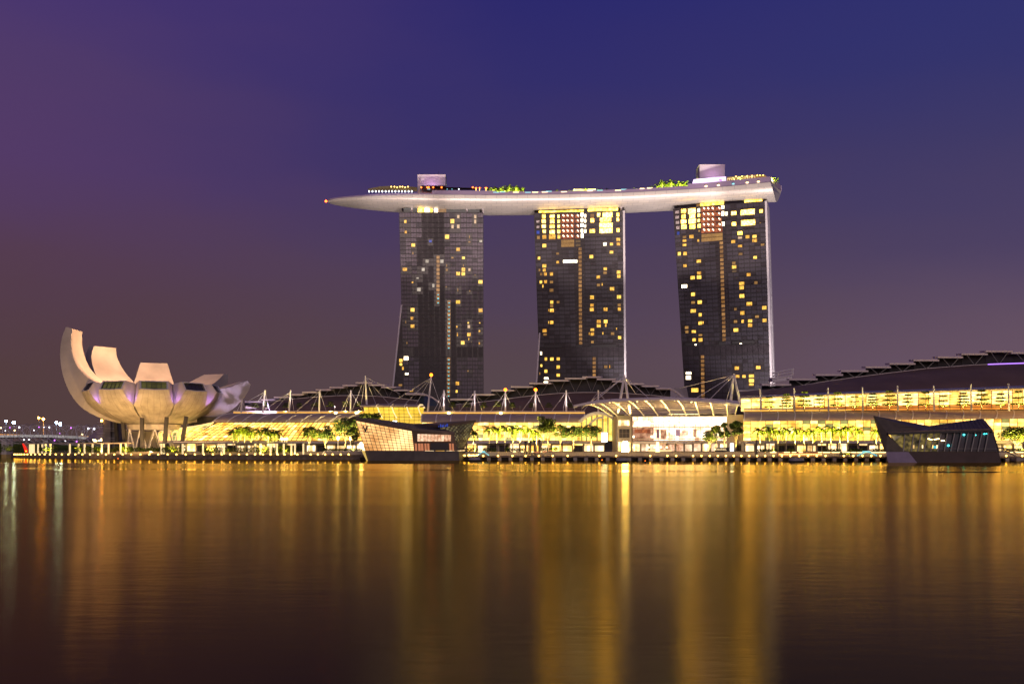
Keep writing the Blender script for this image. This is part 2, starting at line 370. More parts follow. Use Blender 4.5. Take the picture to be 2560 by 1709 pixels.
# seawall and boardwalk
s = MB(); a = shore_pts(28, 900, 60)
for p, q in zip(a, a[1:]):
    s.prism([p+Vector((0, 0, -2)), q+Vector((0, 0, -2)), q+Vector((0, 0, 1.55)), p+Vector((0, 0, 1.55))], (0, 1.2, 0))
s.build('seawall', M['wallrock'], kind='structure')
s = MB()
for p, q in zip(a, a[1:]):
    s.prism([p+Vector((0, -.4, 1.56)), q+Vector((0, -.4, 1.56)), q+Vector((0, -.4, 2.1)), p+Vector((0, -.4, 2.1))], (0, 9.6, 0))
s.build('boardwalk', M['deck'], kind='structure')
s = MB(); a2 = shore_pts(900, 3100, 80)
for p, q in zip(a2, a2[1:]):
    s.prism([p+Vector((0, -.4, 1.1)), q+Vector((0, -.4, 1.1)), q+Vector((0, -.4, 1.75)), p+Vector((0, -.4, 1.75))], (0, 9.6, 0))
bw = s.build('boardwalk', M['deck'], kind='structure')
s = MB()
for p, q in zip(a2, a2[1:]):
    s.prism([p+Vector((0, 3.0, -2)), q+Vector((0, 3.0, -2)), q+Vector((0, 3.0, 1.08)), p+Vector((0, 3.0, 1.08))], (0, 1, 0))
s.build('seawall', M['wallrock'], kind='structure')
px = 1195
while px < 2700:
    Y = shoreY(px); w = .7
    MB().box(X(px, Y)-w, X(px, Y)+w, Y-.2, Y+1.6, -2, 1.095).build('pile', M['concrete'], bw); px += 27
# terrace wall behind the boardwalk, with its hand rail
s = MB(); r = MB(); a = shore_pts(60, 3100, 110, 9.05)
for i, (p, q) in enumerate(zip(a, a[1:])):
    s.prism([p+Vector((0, 0, 1.5)), q+Vector((0, 0, 1.5)), q+Vector((0, 0, 3.25)), p+Vector((0, 0, 3.25))], (0, .5, 0))
s.build('terrace_wall', M['stone'], kind='structure')
a = shore_pts(910, 2900, 330, .1)
for p, q in zip(a, a[1:]):
    zb = 1.75; r.tube(p+Vector((0, 0, zb)), p+Vector((0, 0, zb+1.05)), .05, n=4)
    for h in (.55, 1.05): r.beam(p+Vector((0, 0, zb+h)), q+Vector((0, 0, zb+h)), .07)
ro = r.build('railing', M['grey']); tag(ro, 'long slim metal railing along the edge of the boardwalk', 'railing')
# far shore behind the bridge at the left edge
hl = MB(); hp = []
for i in range(40):
    px = -260+i*16; hp.append((px, 10+4*noise.noise(Vector((i*.5, 0, 0)))))
for (p, h0), (q, h1) in zip(hp, hp[1:]):
    hl.prism([W(p, 1118, 900)*Vector((1, 1, 0)) if False else Vector((X(p, 900), 900, 0)), Vector((X(q, 900), 900, 0)), Vector((X(q, 900), 900, h1)), Vector((X(p, 900), 900, h0))], (0, 60, 0))
hl.build('terrain', M['leaf2'], kind='structure')

# seawall lamps --------------------------------------------------------------------------------
def seawall_lamps():
    secs = [
        ([37, 40.5, 45, 50, 55, 62, 69.6, 78.5, 88.8, 100, 112.6, 125.8, 140.2, 155.5, 172, 189.3, 207, 226, 246, 266, 286.7], 'on the seawall by the long left pergola', 'seawall lamps by the pergola'),
        ([307.5, 329, 352, 374, 396.5, 420, 442, 465, 488, 510.5, 533, 555, 576, 598, 618, 638, 658, 677, 695, 712, 729, 744, 777, 795, 813.5, 832, 852, 872], 'on the seawall between museum and glass pavilion', 'seawall lamps between museum and pavilion'),
        ([1208, 1245, 1281, 1314, 1347, 1381.6, 1419, 1498, 1540, 1625, 1668, 1690, 1732, 1753, 1773.6, 1794, 1814, 1833.6, 1852.5], 'on the piled boardwalk below the plaza', 'boardwalk lamps below the plaza'),
        ([1872, 1892, 1912, 1933, 1954, 1975, 1997, 2019, 2041, 2063, 2108.5, 2132, 2155, 2177, 2200], 'on the boardwalk left of the dark pavilion', 'boardwalk lamps left of the dark pavilion'),
        ([2514, 2554], 'on the boardwalk right of the dark pavilion', 'boardwalk lamps right of the dark pavilion')]
    head = MB().ball((0, -.45, 0), .34, seg=10, rings=6).mesh('lamp_head', M['lamp'])
    brk = MB().box(-.12, .12, -.35, 0, -.35, -.2).box(-.2, .2, -.02, .1, -.45, .45).mesh('bracket', M['dark'])
    for xs, lab, grp in secs:
        for i, px in enumerate(xs):
            Y = shoreY(px)-.55; z = Z(1135.2 if px < 900 else 1138.8, Y)
            t = thing('seawall_lamp', 'small round warm lamp, %s from the left %s' % (ordn(i), lab), 'lamp', (X(px, Y), Y, z), grp)
            for nm, me in (('lamp_head', head), ('bracket', brk)):
                o = bpy.data.objects.new(nm, me); COL.objects.link(o); o.parent = t
seawall_lamps()
# ------------------------------------------------------------------ hotel towers
TW = [dict(TL=(998, 531), TR=(1208, 532), BL=(1010, 1010), BR=(1208, 1010), zt=186, label='leftmost dark glass hotel tower with few lit rooms under the deck'),
      dict(TL=(1335, 533), TR=(1557, 527), BL=(1352, 1010), BR=(1561, 1010), zt=186, label='middle dark glass hotel tower with red lit suites at its top'),
      dict(TL=(1683, 522), TR=(1912, 503), BL=(1714, 1010), BR=(1927, 1010), zt=186, label='rightmost dark glass hotel tower with white end wall')]
T1U = "c1040,347,36,50 c1277,347,36,56 c1277,416,32,60 y958,410,60,66 c960,486,36,56 c1040,484,40,58 y883,627,66,66 w1356,690,44,34 y410,743,60,50 y1037,805,60,52 y300,415,36,44 y305,562,34,40 y293,1082,70,50 y1112,922,46,36 o958,920,36,26 w603,970,52,54 w812,970,50,54 w550,1085,50,50 w488,1365,60,54 w692,1310,34,54 w470,1205,36,22 y1112,1085,56,54 c1195,1088,36,44 o880,1090,34,40 y1037,1143,62,54 y1110,1145,56,54 y1350,1258,66,54 y400,1265,28,22 y1037,1538,66,50 o405,857,18,36 b650,690,44,36 o1195,700,30,20 o1197,630,12,46 o878,1030,12,40 o1112,1030,10,40 o1275,1163,20,16 o872,1327,22,16 o1200,1385,16,22 o1034,1370,10,50"
T1L = "y1037,83,66,52 y1352,200,64,56 y400,193,62,56 y392,310,40,46 y400,420,62,52 y1190,538,58,54 y1102,652,56,54 c1188,427,40,50 y1028,537,16,54 y1337,490,24,30 y1020,430,22,30 y1335,660,20,34 y1180,375,22,22 y1340,375,20,16 w310,870,70,60 y237,900,52,52 y237,955,40,40 y265,1010,26,50 w320,1087,54,26 y1028,1220,54,56 y1017,1332,30,40 y385,1320,54,32 o322,655,14,30 o305,365,10,40 y1187,600,12,36 o230,1245,56,30 o1175,1048,20,20"
T2U = "y278,340,54,58 y278,410,60,60 y278,482,60,56 y285,553,46,54 y285,630,62,60 y395,340,74,50 y395,410,64,66 y395,485,76,50 y395,560,82,52 y395,630,90,64 p195,415,46,36 p195,490,46,34 b197,565,48,50 o202,638,44,50 y483,342,30,50 y487,412,36,50 y487,482,36,48 y487,553,42,56 y489,628,44,56 r612,340,184,58 r612,410,180,58 r612,482,180,58 r612,553,180,58 r612,626,180,60 r748,340,70,56 r748,410,70,56 r748,482,70,56 r748,553,70,58 r748,626,70,58 w812,318,40,62 w812,395,36,56 w812,466,44,58 w812,545,36,58 w815,612,40,66 w857,335,28,50 w857,405,28,50 w857,478,28,46 w857,548,34,54 o955,330,58,54 y955,398,58,64 y957,547,82,54 y1045,320,46,62 y1170,320,132,64 y1142,388,152,56 y1148,465,180,60 y1148,540,174,66 y1314,318,40,56 y1314,388,36,54 y1317,535,44,60 o612,692,180,46 o612,745,180,46 d757,690,80,42 d757,745,80,42 y285,752,62,54 y1320,665,60,48 y1322,727,56,50 y1225,730,50,42 w1133,730,52,48 y1225,842,58,44 y943,905,60,52 o470,862,46,34 y210,925,38,46 y472,983,42,38 w630,970,160,34 w728,970,36,44 y285,1035,62,52 y285,1093,48,46 o217,1093,26,40 y300,1148,46,50 o240,1150,36,40 y385,1147,50,52 y237,1260,40,46 y302,1256,46,48 o385,1260,52,40 o385,1375,62,48 y265,1318,16,48 y390,1540,46,48 o477,1540,44,36 y1138,1075,54,42 o1135,1130,54,40 y1040,1190,58,48 y1325,1122,60,52 y1327,1180,52,50 o1043,1302,50,40 y1095,1293,14,40 y1233,1355,70,54 y952,1473,62,54 y1330,1468,64,54"
T2L = "y952,18,62,46 y1332,15,60,40 y388,85,46,48 o477,85,44,36 o388,138,48,40 y390,200,64,54 y345,200,10,40 y952,128,56,46 y950,188,64,54 y1142,185,62,54 o1333,125,50,42 y1335,182,48,50 y388,368,54,54 y346,368,10,40 y1047,355,64,48 y1047,415,64,50 y1143,355,60,52 y1145,408,24,48 y957,470,58,40 y957,530,54,50 y913,525,12,40 y290,483,66,50 o295,537,54,36 o1240,525,54,44 y1338,580,50,48 y1295,458,14,30 y1104,520,14,40 o958,643,44,40 y307,880,40,50 y390,880,54,50 y479,878,50,46 y479,992,54,52 y307,1050,46,50 y479,1105,54,46 w312,1150,66,30 w307,1210,66,40 w240,800,26,50 y243,972,28,40 o1145,988,52,44 y1200,985,12,44 o222,1083,14,40 k400,705,250,40 k770,700,90,34 k1110,698,350,34"
T3U = "p185,285,60,46 p185,355,52,46 p190,428,50,46 p195,500,50,50 y275,268,72,66 y275,343,58,66 y275,415,78,66 y280,490,78,66 y392,268,96,70 y395,338,86,66 y397,410,92,60 y398,487,86,66 w488,258,34,60 y488,328,36,46 y488,402,32,46 y492,476,42,60 o494,545,26,30 r622,240,184,64 r622,318,188,62 r622,392,190,62 r622,465,190,62 r625,540,190,60 r766,236,88,62 r766,312,84,60 r768,388,86,60 r770,462,90,60 r770,536,90,58 w822,213,44,54 w824,302,40,72 w828,448,44,64 w875,305,34,56 y978,298,76,56 y1172,282,176,70 y1360,268,48,52 y980,448,62,56 y1178,430,176,72 o1347,432,26,16 o625,610,185,48 o772,600,90,48 o625,667,185,48 o772,655,90,48 b200,578,38,50 y385,625,64,52 o288,632,54,40 y288,685,56,40 y288,742,56,36 y480,680,28,38 y1065,577,68,54 c1065,640,62,36 y1170,628,56,50 y1268,622,62,44 y1270,680,70,50 y970,697,58,50 o1380,738,52,34 y1065,758,62,36 y215,865,44,54 y296,862,54,54 o1072,868,56,36 y1276,917,52,44 y488,968,66,46 y295,1033,52,46 o978,995,50,44 y982,1050,64,54 d985,1108,64,34 y1186,1157,58,50 y492,1135,60,48 y402,1200,66,54 y492,1193,66,56 y1088,1280,76,50 y1088,1340,64,56 o1287,1270,48,46 w285,1320,84,54 y408,1432,58,56 y1090,1455,70,60 y500,1540,62,50 o408,1545,52,36 y1195,1555,80,30"
T3L = "y1092,10,70,34 o408,90,56,40 y502,87,62,56 y410,208,80,54 y508,262,46,54 y508,378,56,54 y548,372,12,44 y1195,112,84,52 y1404,163,62,56 o1000,183,38,40 y1098,237,60,58 o1303,287,56,40 o1002,356,50,44 y1102,354,34,52 y1206,347,62,48 y1206,408,64,54 y1407,340,58,52 y1007,475,70,56 o318,440,54,44 o322,500,44,44 y418,497,62,44 o510,545,56,32 y423,612,50,48 y512,612,58,56 w445,680,24,20 w1075,665,34,10 y1020,1007,64,54 y1320,998,66,50 w345,1078,80,36 w343,1140,74,60 y1030,1122,56,44 y1120,1122,50,46 y1225,1118,76,50 y1225,1182,76,54 y1222,1235,70,38 y432,1315,90,54 k405,672,200,40 k815,660,90,40 k1110,645,290,36"
WM = dict(Y='win_Y', q='win_q', y='win_y', w='win_w', o='win_o', c='win_c', d='win_d', b='win_b', r='win_r', p='win_p', k='dark')
STAIR = [[(757, 915, 757, 1540, 12, 0), (757, 20, 757, 85, 2, 1), (910, 85, 906, 715, 12, 1), (905, 880, 902, 1385, 10, 1)],
         [(785, 800, 788, 1540, 14, 0), (788, 20, 793, 655, 12, 1), (983, 875, 983, 1108, 5, 1)],
         [(803, 715, 826, 1535, 15, 0), (826, 20, 842, 607, 11, 1), (540, 850, 546, 1440, 11, 1)]]
ORI = [(960, 480), (1310, 480), (1660, 480)]
unit = MB().box(-.5, .5, -.5, .5, -.5, .5)
def hotel(ti):
    T = TW[ti]
    yt = lambda p: (T['zt']-H)*F/(HY-p[1])
    A = W(*T['TL'], yt(T['TL'])); B = W(*T['TR'], yt(T['TR']))
    u = (B-A); u.z = 0; u.normalize(); up = Vector((0, 0, 1)); nb = Vector((-u.y, u.x, 0))      # nb points away from the bay
    ang = math.atan2(u.y, u.x)
    def hit(px, py):
        d = Vector(((px-1280)/F, 1, (HY-py)/F)); t = (A-Vector((0, 0, H))).dot(nb)/d.dot(nb)
        return Vector((0, 0, H))+d*t
    BL = hit(*T['BL']); BR = hit(*T['BR']); dz = (BL.z-3)
    BL += (BL-A)*(dz/(A.z-BL.z)); BR += (BR-B)*(dz/(A.z-BR.z))
    root = thing('hotel_tower', T['label'], 'hotel tower', (A+B)*.5*Vector((1, 1, 0))+Vector((0, 0, 3)), 'hotel towers under the rooftop deck')
    f = nb*.02
    MB().prism([BL, BR, B, A], nb*11).build('front_slab', M['tower'], root)
    # the slab behind splays out towards the ground
    n0, n1, m0, m1 = 11.3, 23, 31, 43
    sp = -8 if ti == 0 else (-4 if ti == 1 else 0)
    zk = 70; k = (A.z-zk)/(A.z-3); AL = A+(BL-A)*k; BLr = B+(BR-B)*k
    rs = MB(); rows = []
    for (L_, R_, o0, o1, sx) in ((A, B, n0, n1, 0), (AL, BLr, n0+6, n1+6, 0), (BL, BR, m0, m1, sp)):
        rows.append([L_+nb*o0+u*sx, R_+nb*o0, R_+nb*o1, L_+nb*o1+u*sx])
    rs.grid(rows, closed=True); rs.quad(*rows[0]); rs.build('rear_slab', M['tower'], root)
    if ti < 2:      # atrium glass that spreads from the left edge
        q = [(1004, 762), (1009, 762), (1012, 1010), (978, 1010)] if ti == 0 else [(1349.4, 832), (1350, 832), (1353, 1010), (1338, 1010)]
        MB().prism([hit(*p)+nb*.3 for p in (q[3], q[2], q[1], q[0])], nb*3).build('atrium_glass', M['pane_low'], root)
        MB().beam(hit(*q[0]), hit(*q[3]), 1.1).build('edge_fin', M['endwall'], root)
    if ti > 0:      # white end walls, one for each slab
        e = u*.05; w = u*1.5
        MB().prism([p-nb*.8+e for p in (BR, B)]+[B+nb*11+e, BR+nb*11+e], w).build('end_wall', M['endwall'], root)
        MB().grid([[p+e, p+e+w, q+e+w, q+e] for p, q in zip([r[1] for r in rows], [r[2] for r in rows])], closed=True).build('end_wall', M['endwall'], root)
    # glass crown between the facade and the deck
    cl, cr, ctop = [((1008, 518), (1199, 518), M['crown']), ((1346, 524), (1546, 517), M['tower']), ((1696, 512), (1905, 493), M['tower'])][ti]
    C0 = hit(cl[0], cl[1]+13)+nb*3; C1 = hit(cr[0], cr[1]+13)+nb*3; C0.z = C1.z = A.z-.5
    MB().prism([C0, C1, C1+up*4.6, C0+up*4.6], nb*16).build('crown', ctop, root)
    def cpt(px, py): return hit(px, py)+nb*2.9
    cw = [[(980, 999, 525.5, 10, 'win_g')], [(1347, 1458, 528.5, 9, 'win_g'), (1470, 1544, 524, 10, 'win_g')], [(1740, 1750, 512, 9, 'win_o'), (1751, 1806, 508.5, 9, 'win_g'), (1861, 1875, 500, 12, 'win_g'), (1877, 1903, 498.5, 10, 'win_g')]][ti]
    if ti == 0: cw = [(1044, 1060, 524, 10, 'win_g'), (1061, 1073, 523.5, 9, 'win_w'), (1074, 1084, 524, 10, 'win_g'), (1085, 1094, 524.5, 8, 'win_w'), (1095, 1115, 525, 10, 'win_o')]
    for x0, x1, yc, h, mm in cw:
        p = cpt((x0+x1)/2, yc); s = p.y/F
        o = bpy.data.objects.new('crown_window', unit.mesh('crown_window', M[mm])); COL.objects.link(o); o.parent = root
        o.location = p-ORG[root.name]-nb*.1; o.rotation_euler = (0, 0, ang); o.scale = ((x1-x0)*s/abs(u.x), .3, h*s)
    for x in ([1029, 1083, 1167, 1207] if ti == 0 else ([1553] if ti == 1 else [])):
        p = cpt(x, 531); MB().tube(p, p+up*8.5, .8, n=8).build('strut', M['endwall'], root)
    # grid of the curtain wall
    def fac(a, b): # a across, b down in screen rows
        yl = T['TL'][1]; yr = T['TR'][1]; l = (T['TL'][0]+(T['BL'][0]-T['TL'][0])*b); r = (T['TR'][0]+(T['BR'][0]-T['TR'][0])*b)
        return hit(l+(r-l)*a, (yl+(1010-yl)*b)*(1-a)+(yr+(1010-yr)*b)*a)
    sy = 479.0; rowsb = [0]
    for i in range(5): rowsb.append(rowsb[-1]+12.7/sy)
    while rowsb[-1]+10.1/sy < (868-531)/sy: rowsb.append(rowsb[-1]+10.1/sy)
    mech = rowsb[-1]; rowsb.append((892-531)/sy)
    while rowsb[-1]+10.1/sy < 1: rowsb.append(rowsb[-1]+10.1/sy)
    wins = []; ox, oy = ORI[ti]
    for src, oyy in ((T1U, 480), (T1L, 740)) if ti == 0 else ((T2U, 480), (T2L, 740)) if ti == 1 else ((T3U, 480), (T3L, 740)):
        for tok in src.split():
            x, y, w, h = map(float, tok[1:].split(','))
            wins.append((ox+x/5.6, oyy+y/5.6, w/5.6, h/5.6, tok[0]))
    st = []
    for x0, y0, x1, y1, n, lo in STAIR[ti]:
        for i in range(n):
            t = i/(n-1); st.append((ox+(x0+(x1-x0)*t)/5.6, (740 if lo else 480)+(y0+(y1-y0)*t)/5.6, 7.6, 7.4, 's'))
    meshes = {}
    def put(name, px, py, w, h, mm, out=.35):
        if mm not in meshes: meshes[mm] = unit.mesh(name, M[mm])
        p = hit(px, py); s = p.y/F
        o = bpy.data.objects.new(name, meshes[mm]); COL.objects.link(o); o.parent = root
        o.location = p-nb*out-ORG[root.name]; o.rotation_euler = (0, 0, ang); e = .84 if w < 90/5.6 and name == 'window' else 1; o.scale = (w*s/abs(u.x)*e, .4, h*s*e); return o
    n = 0
    for x, y, w, h, c in wins:
        put('vent' if c == 'k' else 'window', x, y, w, h, WM['Y' if c == 'y' and ti and y < 590 else 'q' if c == 'w' and ti == 0 and y < 860 else c]); n += 1
    for x, y, w, h, c in wins:
        if c == 'r':
            for k in ((-.32, 0, .34) if w > 25 else (.1,)):
                for e in (-.9, .9): put('room_lamp', x+k*w+e*1.2, y-1.6+e*.9, 1.5, 3.2, 'win_w', .6)
    for x, y, w, h, c in st: put('stair_window', x, y, w, h, 'win_s'); n += 1
    if ti == 0:
        for x, y, w, h, c in st[9:]: put('teal_light', x+.4, y+2.2, 3.6, 2.0, 'win_t', .6)
    nx = 15 if ti == 0 else 16; cells = []; rr = random.Random(ti+3)
    occ = [(x, y, w, h) for x, y, w, h, c in wins+st]
    def free(a0, a1, b0, b1):
        l = T['TL'][0]+(T['BL'][0]-T['TL'][0])*b0; r = T['TR'][0]+(T['BR'][0]-T['TR'][0])*b0
        yy = T['TL'][1]*(1-a0)+T['TR'][1]*a0; x0 = l+(r-l)*a0; x1 = l+(r-l)*a1; y0 = yy+(1010-yy)*b0; y1 = yy+(1010-yy)*b1
        for x, y, w, h in occ:
            if x-w/2 < x1-1.5 and x+w/2 > x0+1.5 and y-h/2 < y1-1.5 and y+h/2 > y0+1.5: return False
        return True
    rest = {}; k = 0
    for bi in range(len(rowsb)-1):
        b0, b1 = rowsb[bi], rowsb[bi+1]
        for i in range(nx):
            a0, a1 = i/nx, (i+1)/nx; low = b0 > .12*3
            if b0 == mech: mm = 'pane_low'
            elif ti == 0:
                cen = (i in (4, 5, 6, 7)) or (b0 > .13 and i in (3,)) or (b0 > .45 and i in (8, 9))
                mm = 'pane_low' if cen else 'pane_mid'
                if not cen and rr.random() < .17: mm = 'pane_dark'
            else: mm = 'pane_dark' if rr.random() < .82 else 'pane_low'
            if not free(a0, a1, b0, b1): continue
            cells.append((a0+.06/nx, a1-.06/nx, b0+.0022, b1-.0022, mm))
    for a0, a1, b0, b1, mm in cells:
        p = [fac(a0, b1), fac(a1, b1), fac(a1, b0), fac(a0, b0)]
        if n+k < 300 and mm != 'pane_dark' or (ti > 0 and n+k < 300):
            MB().prism([q-nb*.22 for q in p], nb*.2).build('pane', M[mm], root); k += 1
        else: rest.setdefault(mm, MB()).prism([q-nb*.22 for q in p], nb*.2)
    for mm, b in rest.items(): b.build('pane', M[mm], root, kind='stuff')
    fr = MB()
    for b in rowsb: fr.beam(fac(0, b)-nb*.3, fac(1, b)-nb*.3, .32)
    for i in range(nx*2+1): fr.beam(fac(i/nx/2, 0)-nb*.28, fac(i/nx/2, 1)-nb*.28, .16)
    fr.build('facade_grid', M['dark'], root)
    return root
for i in range(3): hotel(i)

# ------------------------------------------------------------------ the long boat-shaped deck on the towers
RIM = [(806, 735), (1045, 733), (1240, 735), (1400, 733), (1560, 728), (1760, 716), (1926, 699), (1951, 700)]
def hull_material():
    m = material('hull_panels', (.60, .57, .55), .42, metal=.25)
    nt = m.node_tree; N = nt.nodes; L = nt.links; b = N['Principled BSDF']
    uv = N.new('ShaderNodeUVMap'); br = N.new('ShaderNodeTexBrick'); L.new(uv.outputs[0], br.inputs['Vector'])
    br.inputs['Scale'].default_value = 1; br.inputs['Brick Width'].default_value = 8; br.inputs['Row Height'].default_value = 3.2; br.inputs['Mortar Size'].default_value = .2
    br.inputs['Color1'].default_value = (.62, .58, .56, 1); br.inputs['Color2'].default_value = (.54, .51, .50, 1); br.inputs['Mortar'].default_value = (.44, .42, .42, 1)
    L.new(br.outputs[0], b.inputs['Base Color'])
    return m
M['hull'] = hull_material(); M['fascia'] = material('parapet_metal', (.26, .20, .32), .5)
def rooftop_deck():
    zr = 198.0
    root = thing('rooftop_deck', 'long pale boat shaped deck lying across the three hotel towers', 'rooftop deck', (20, 745, 190))
    xs = [806+1*i for i in (0, 2, 5, 10, 16, 24, 34, 46, 60, 80, 105, 140, 190)]+[1040+40*i for i in range(23)]+[1926]
    rows = []; edge = []; uvs = []
    n = 20; run = 0; prev = None
    for px in xs:
        yf = lerp_tab(RIM, px); x = X(px, yf); s = (x-X(806, 735))
        t = min(1, s/85); hw = 19.5*math.sqrt(max(0, 1-(1-t)**2)); kd = 9.6*math.sqrt(max(0, 1-(1-t)**2))*(.55+.45*t)
        e = max(0, (px-1700)/226); hw *= 1-.35*e*e; kd *= 1+.12*e
        if hw < .3: hw = .3; kd = .3
        # front rim of the tip sweeps back to the axis
        yc = lerp_tab(RIM, px)+19.5*(1-.35*e*e)
        row = []
        for i in range(n+1):
            a = math.pi*i/n; c = -math.cos(a); sn = math.sin(a)**.8
            row.append(Vector((x+(0 if px < 1926 else (15*i/n)), yc+hw*c, zr-kd*sn)))
        rows.append(row); edge.append((row[0], row[-1]))
    b = MB().grid(rows); o = b.build('hull', M['hull'], root, smooth=True)
    me = o.data; uvl = me.uv_layers.new(name='UVMap')
    for p in me.polygons:
        for li in p.loop_indices:
            vi = me.loops[li].vertex_index; r_, c_ = divmod(vi, n+1)
            v = rows[r_][c_]; uvl.data[li].uv = (v.x, c_*2.6)
    MB().quad(*reversed(rows[-1])).build('end_face', M['hull'], root)
    # parapet and deck surface
    fa = MB(); de = MB()
    hgt = lambda px: 1.0 if px < 900 else (1.2 if px < 1060 else (3.4 if px < 1236 else (2.6 if px < 1700 else 4.2)))
    for k in range(len(xs)-1):
        (p0, q0), (p1, q1) = edge[k], edge[k+1]; h = hgt(xs[k]); off = Vector((0, .35, .02))
        fa.prism([p0+off, p1+off, p1+off+Vector((0, 0, h)), p0+off+Vector((0, 0, h))], (0, .5, 0))
        fa.prism([q0-off, q1-off, q1-off+Vector((0, 0, h)), q0-off+Vector((0, 0, h))], (0, -.5, 0))
        de.quad(p0+off*2, p1+off*2, q1-off*1.5, q0-off*1.5)
    (p1, q1) = edge[-1]; fa.prism([p1, q1, q1+Vector((0, 0, 4.2)), p1+Vector((0, 0, 4.2))], (-.5, 0, 0))
    fa.build('parapet', M['fascia'], root); de.build('deck_floor', M['deck'], root)
    MB().box(-.5, .5, -.5, .5, -.5, .5)
    MB().ball(rows[0][0]+Vector((-1, 0, .3)), .9).build('beacon', M['lampr'], root)
    return root
deck_root = rooftop_deck()
def on_deck(px, py, dy=2.0):
    Y = lerp_tab(RIM, px)+dy; return W(px, py, Y)
def plant_room(x0, x1, yt, yb, dy, label):
    a = on_deck((x0+x1)/2, yb, dy); Y = a.y
    t = thing('plant_room', label, 'plant room', (a.x, Y, 198), 'blank white plant rooms on the rooftop deck')
    MB().box(X(x0, Y), X(x1, Y), Y, Y+14, 198, Z(yt, Y)).build('wall', M['endwall'], t)
    g_ = MB()
    for i in range(1, 9): xx = X(x0+(x1-x0)*i/9, Y); g_.box(xx-.06, xx+.06, Y-.05, Y, 203, Z(yt, Y)-.2)
    g_.build('panel_joints', M['plate'], t)
    spot('wash_beam', Vector((X((x0+x1)/2, Y), Y-9, 208)), Vector((X((x0+x1)/2, Y), Y, Z(yt, Y)-2)), 2300, (1, .50, 1), 150, .9, .6, t)
    zt = Z(yt, Y); MB().box(X(x0, Y)-.2, X(x1, Y)+.2, Y-.2, Y+14.2, zt+.01, zt+.5).build('coping', M['plate'], t)
    m_ = MB(); xx = X(x0+(x1-x0)*.74, Y); m_.tube((xx, Y+4, zt+.5), (xx, Y+4, zt+4), .12); m_.box(X(x0+(x1-x0)*.46, Y), X(x0+(x1-x0)*.56, Y), Y+4, Y+6, zt+.5, zt+1.4); m_.build('antenna', M['dark'], t)
plant_room(1044, 1113.5, 438, 466, 14, 'blank white plant room box on the deck above the leftmost tower')
plant_room(1749, 1812, 413, 447, 12, 'blank white plant room box on the deck above the rightmost tower')
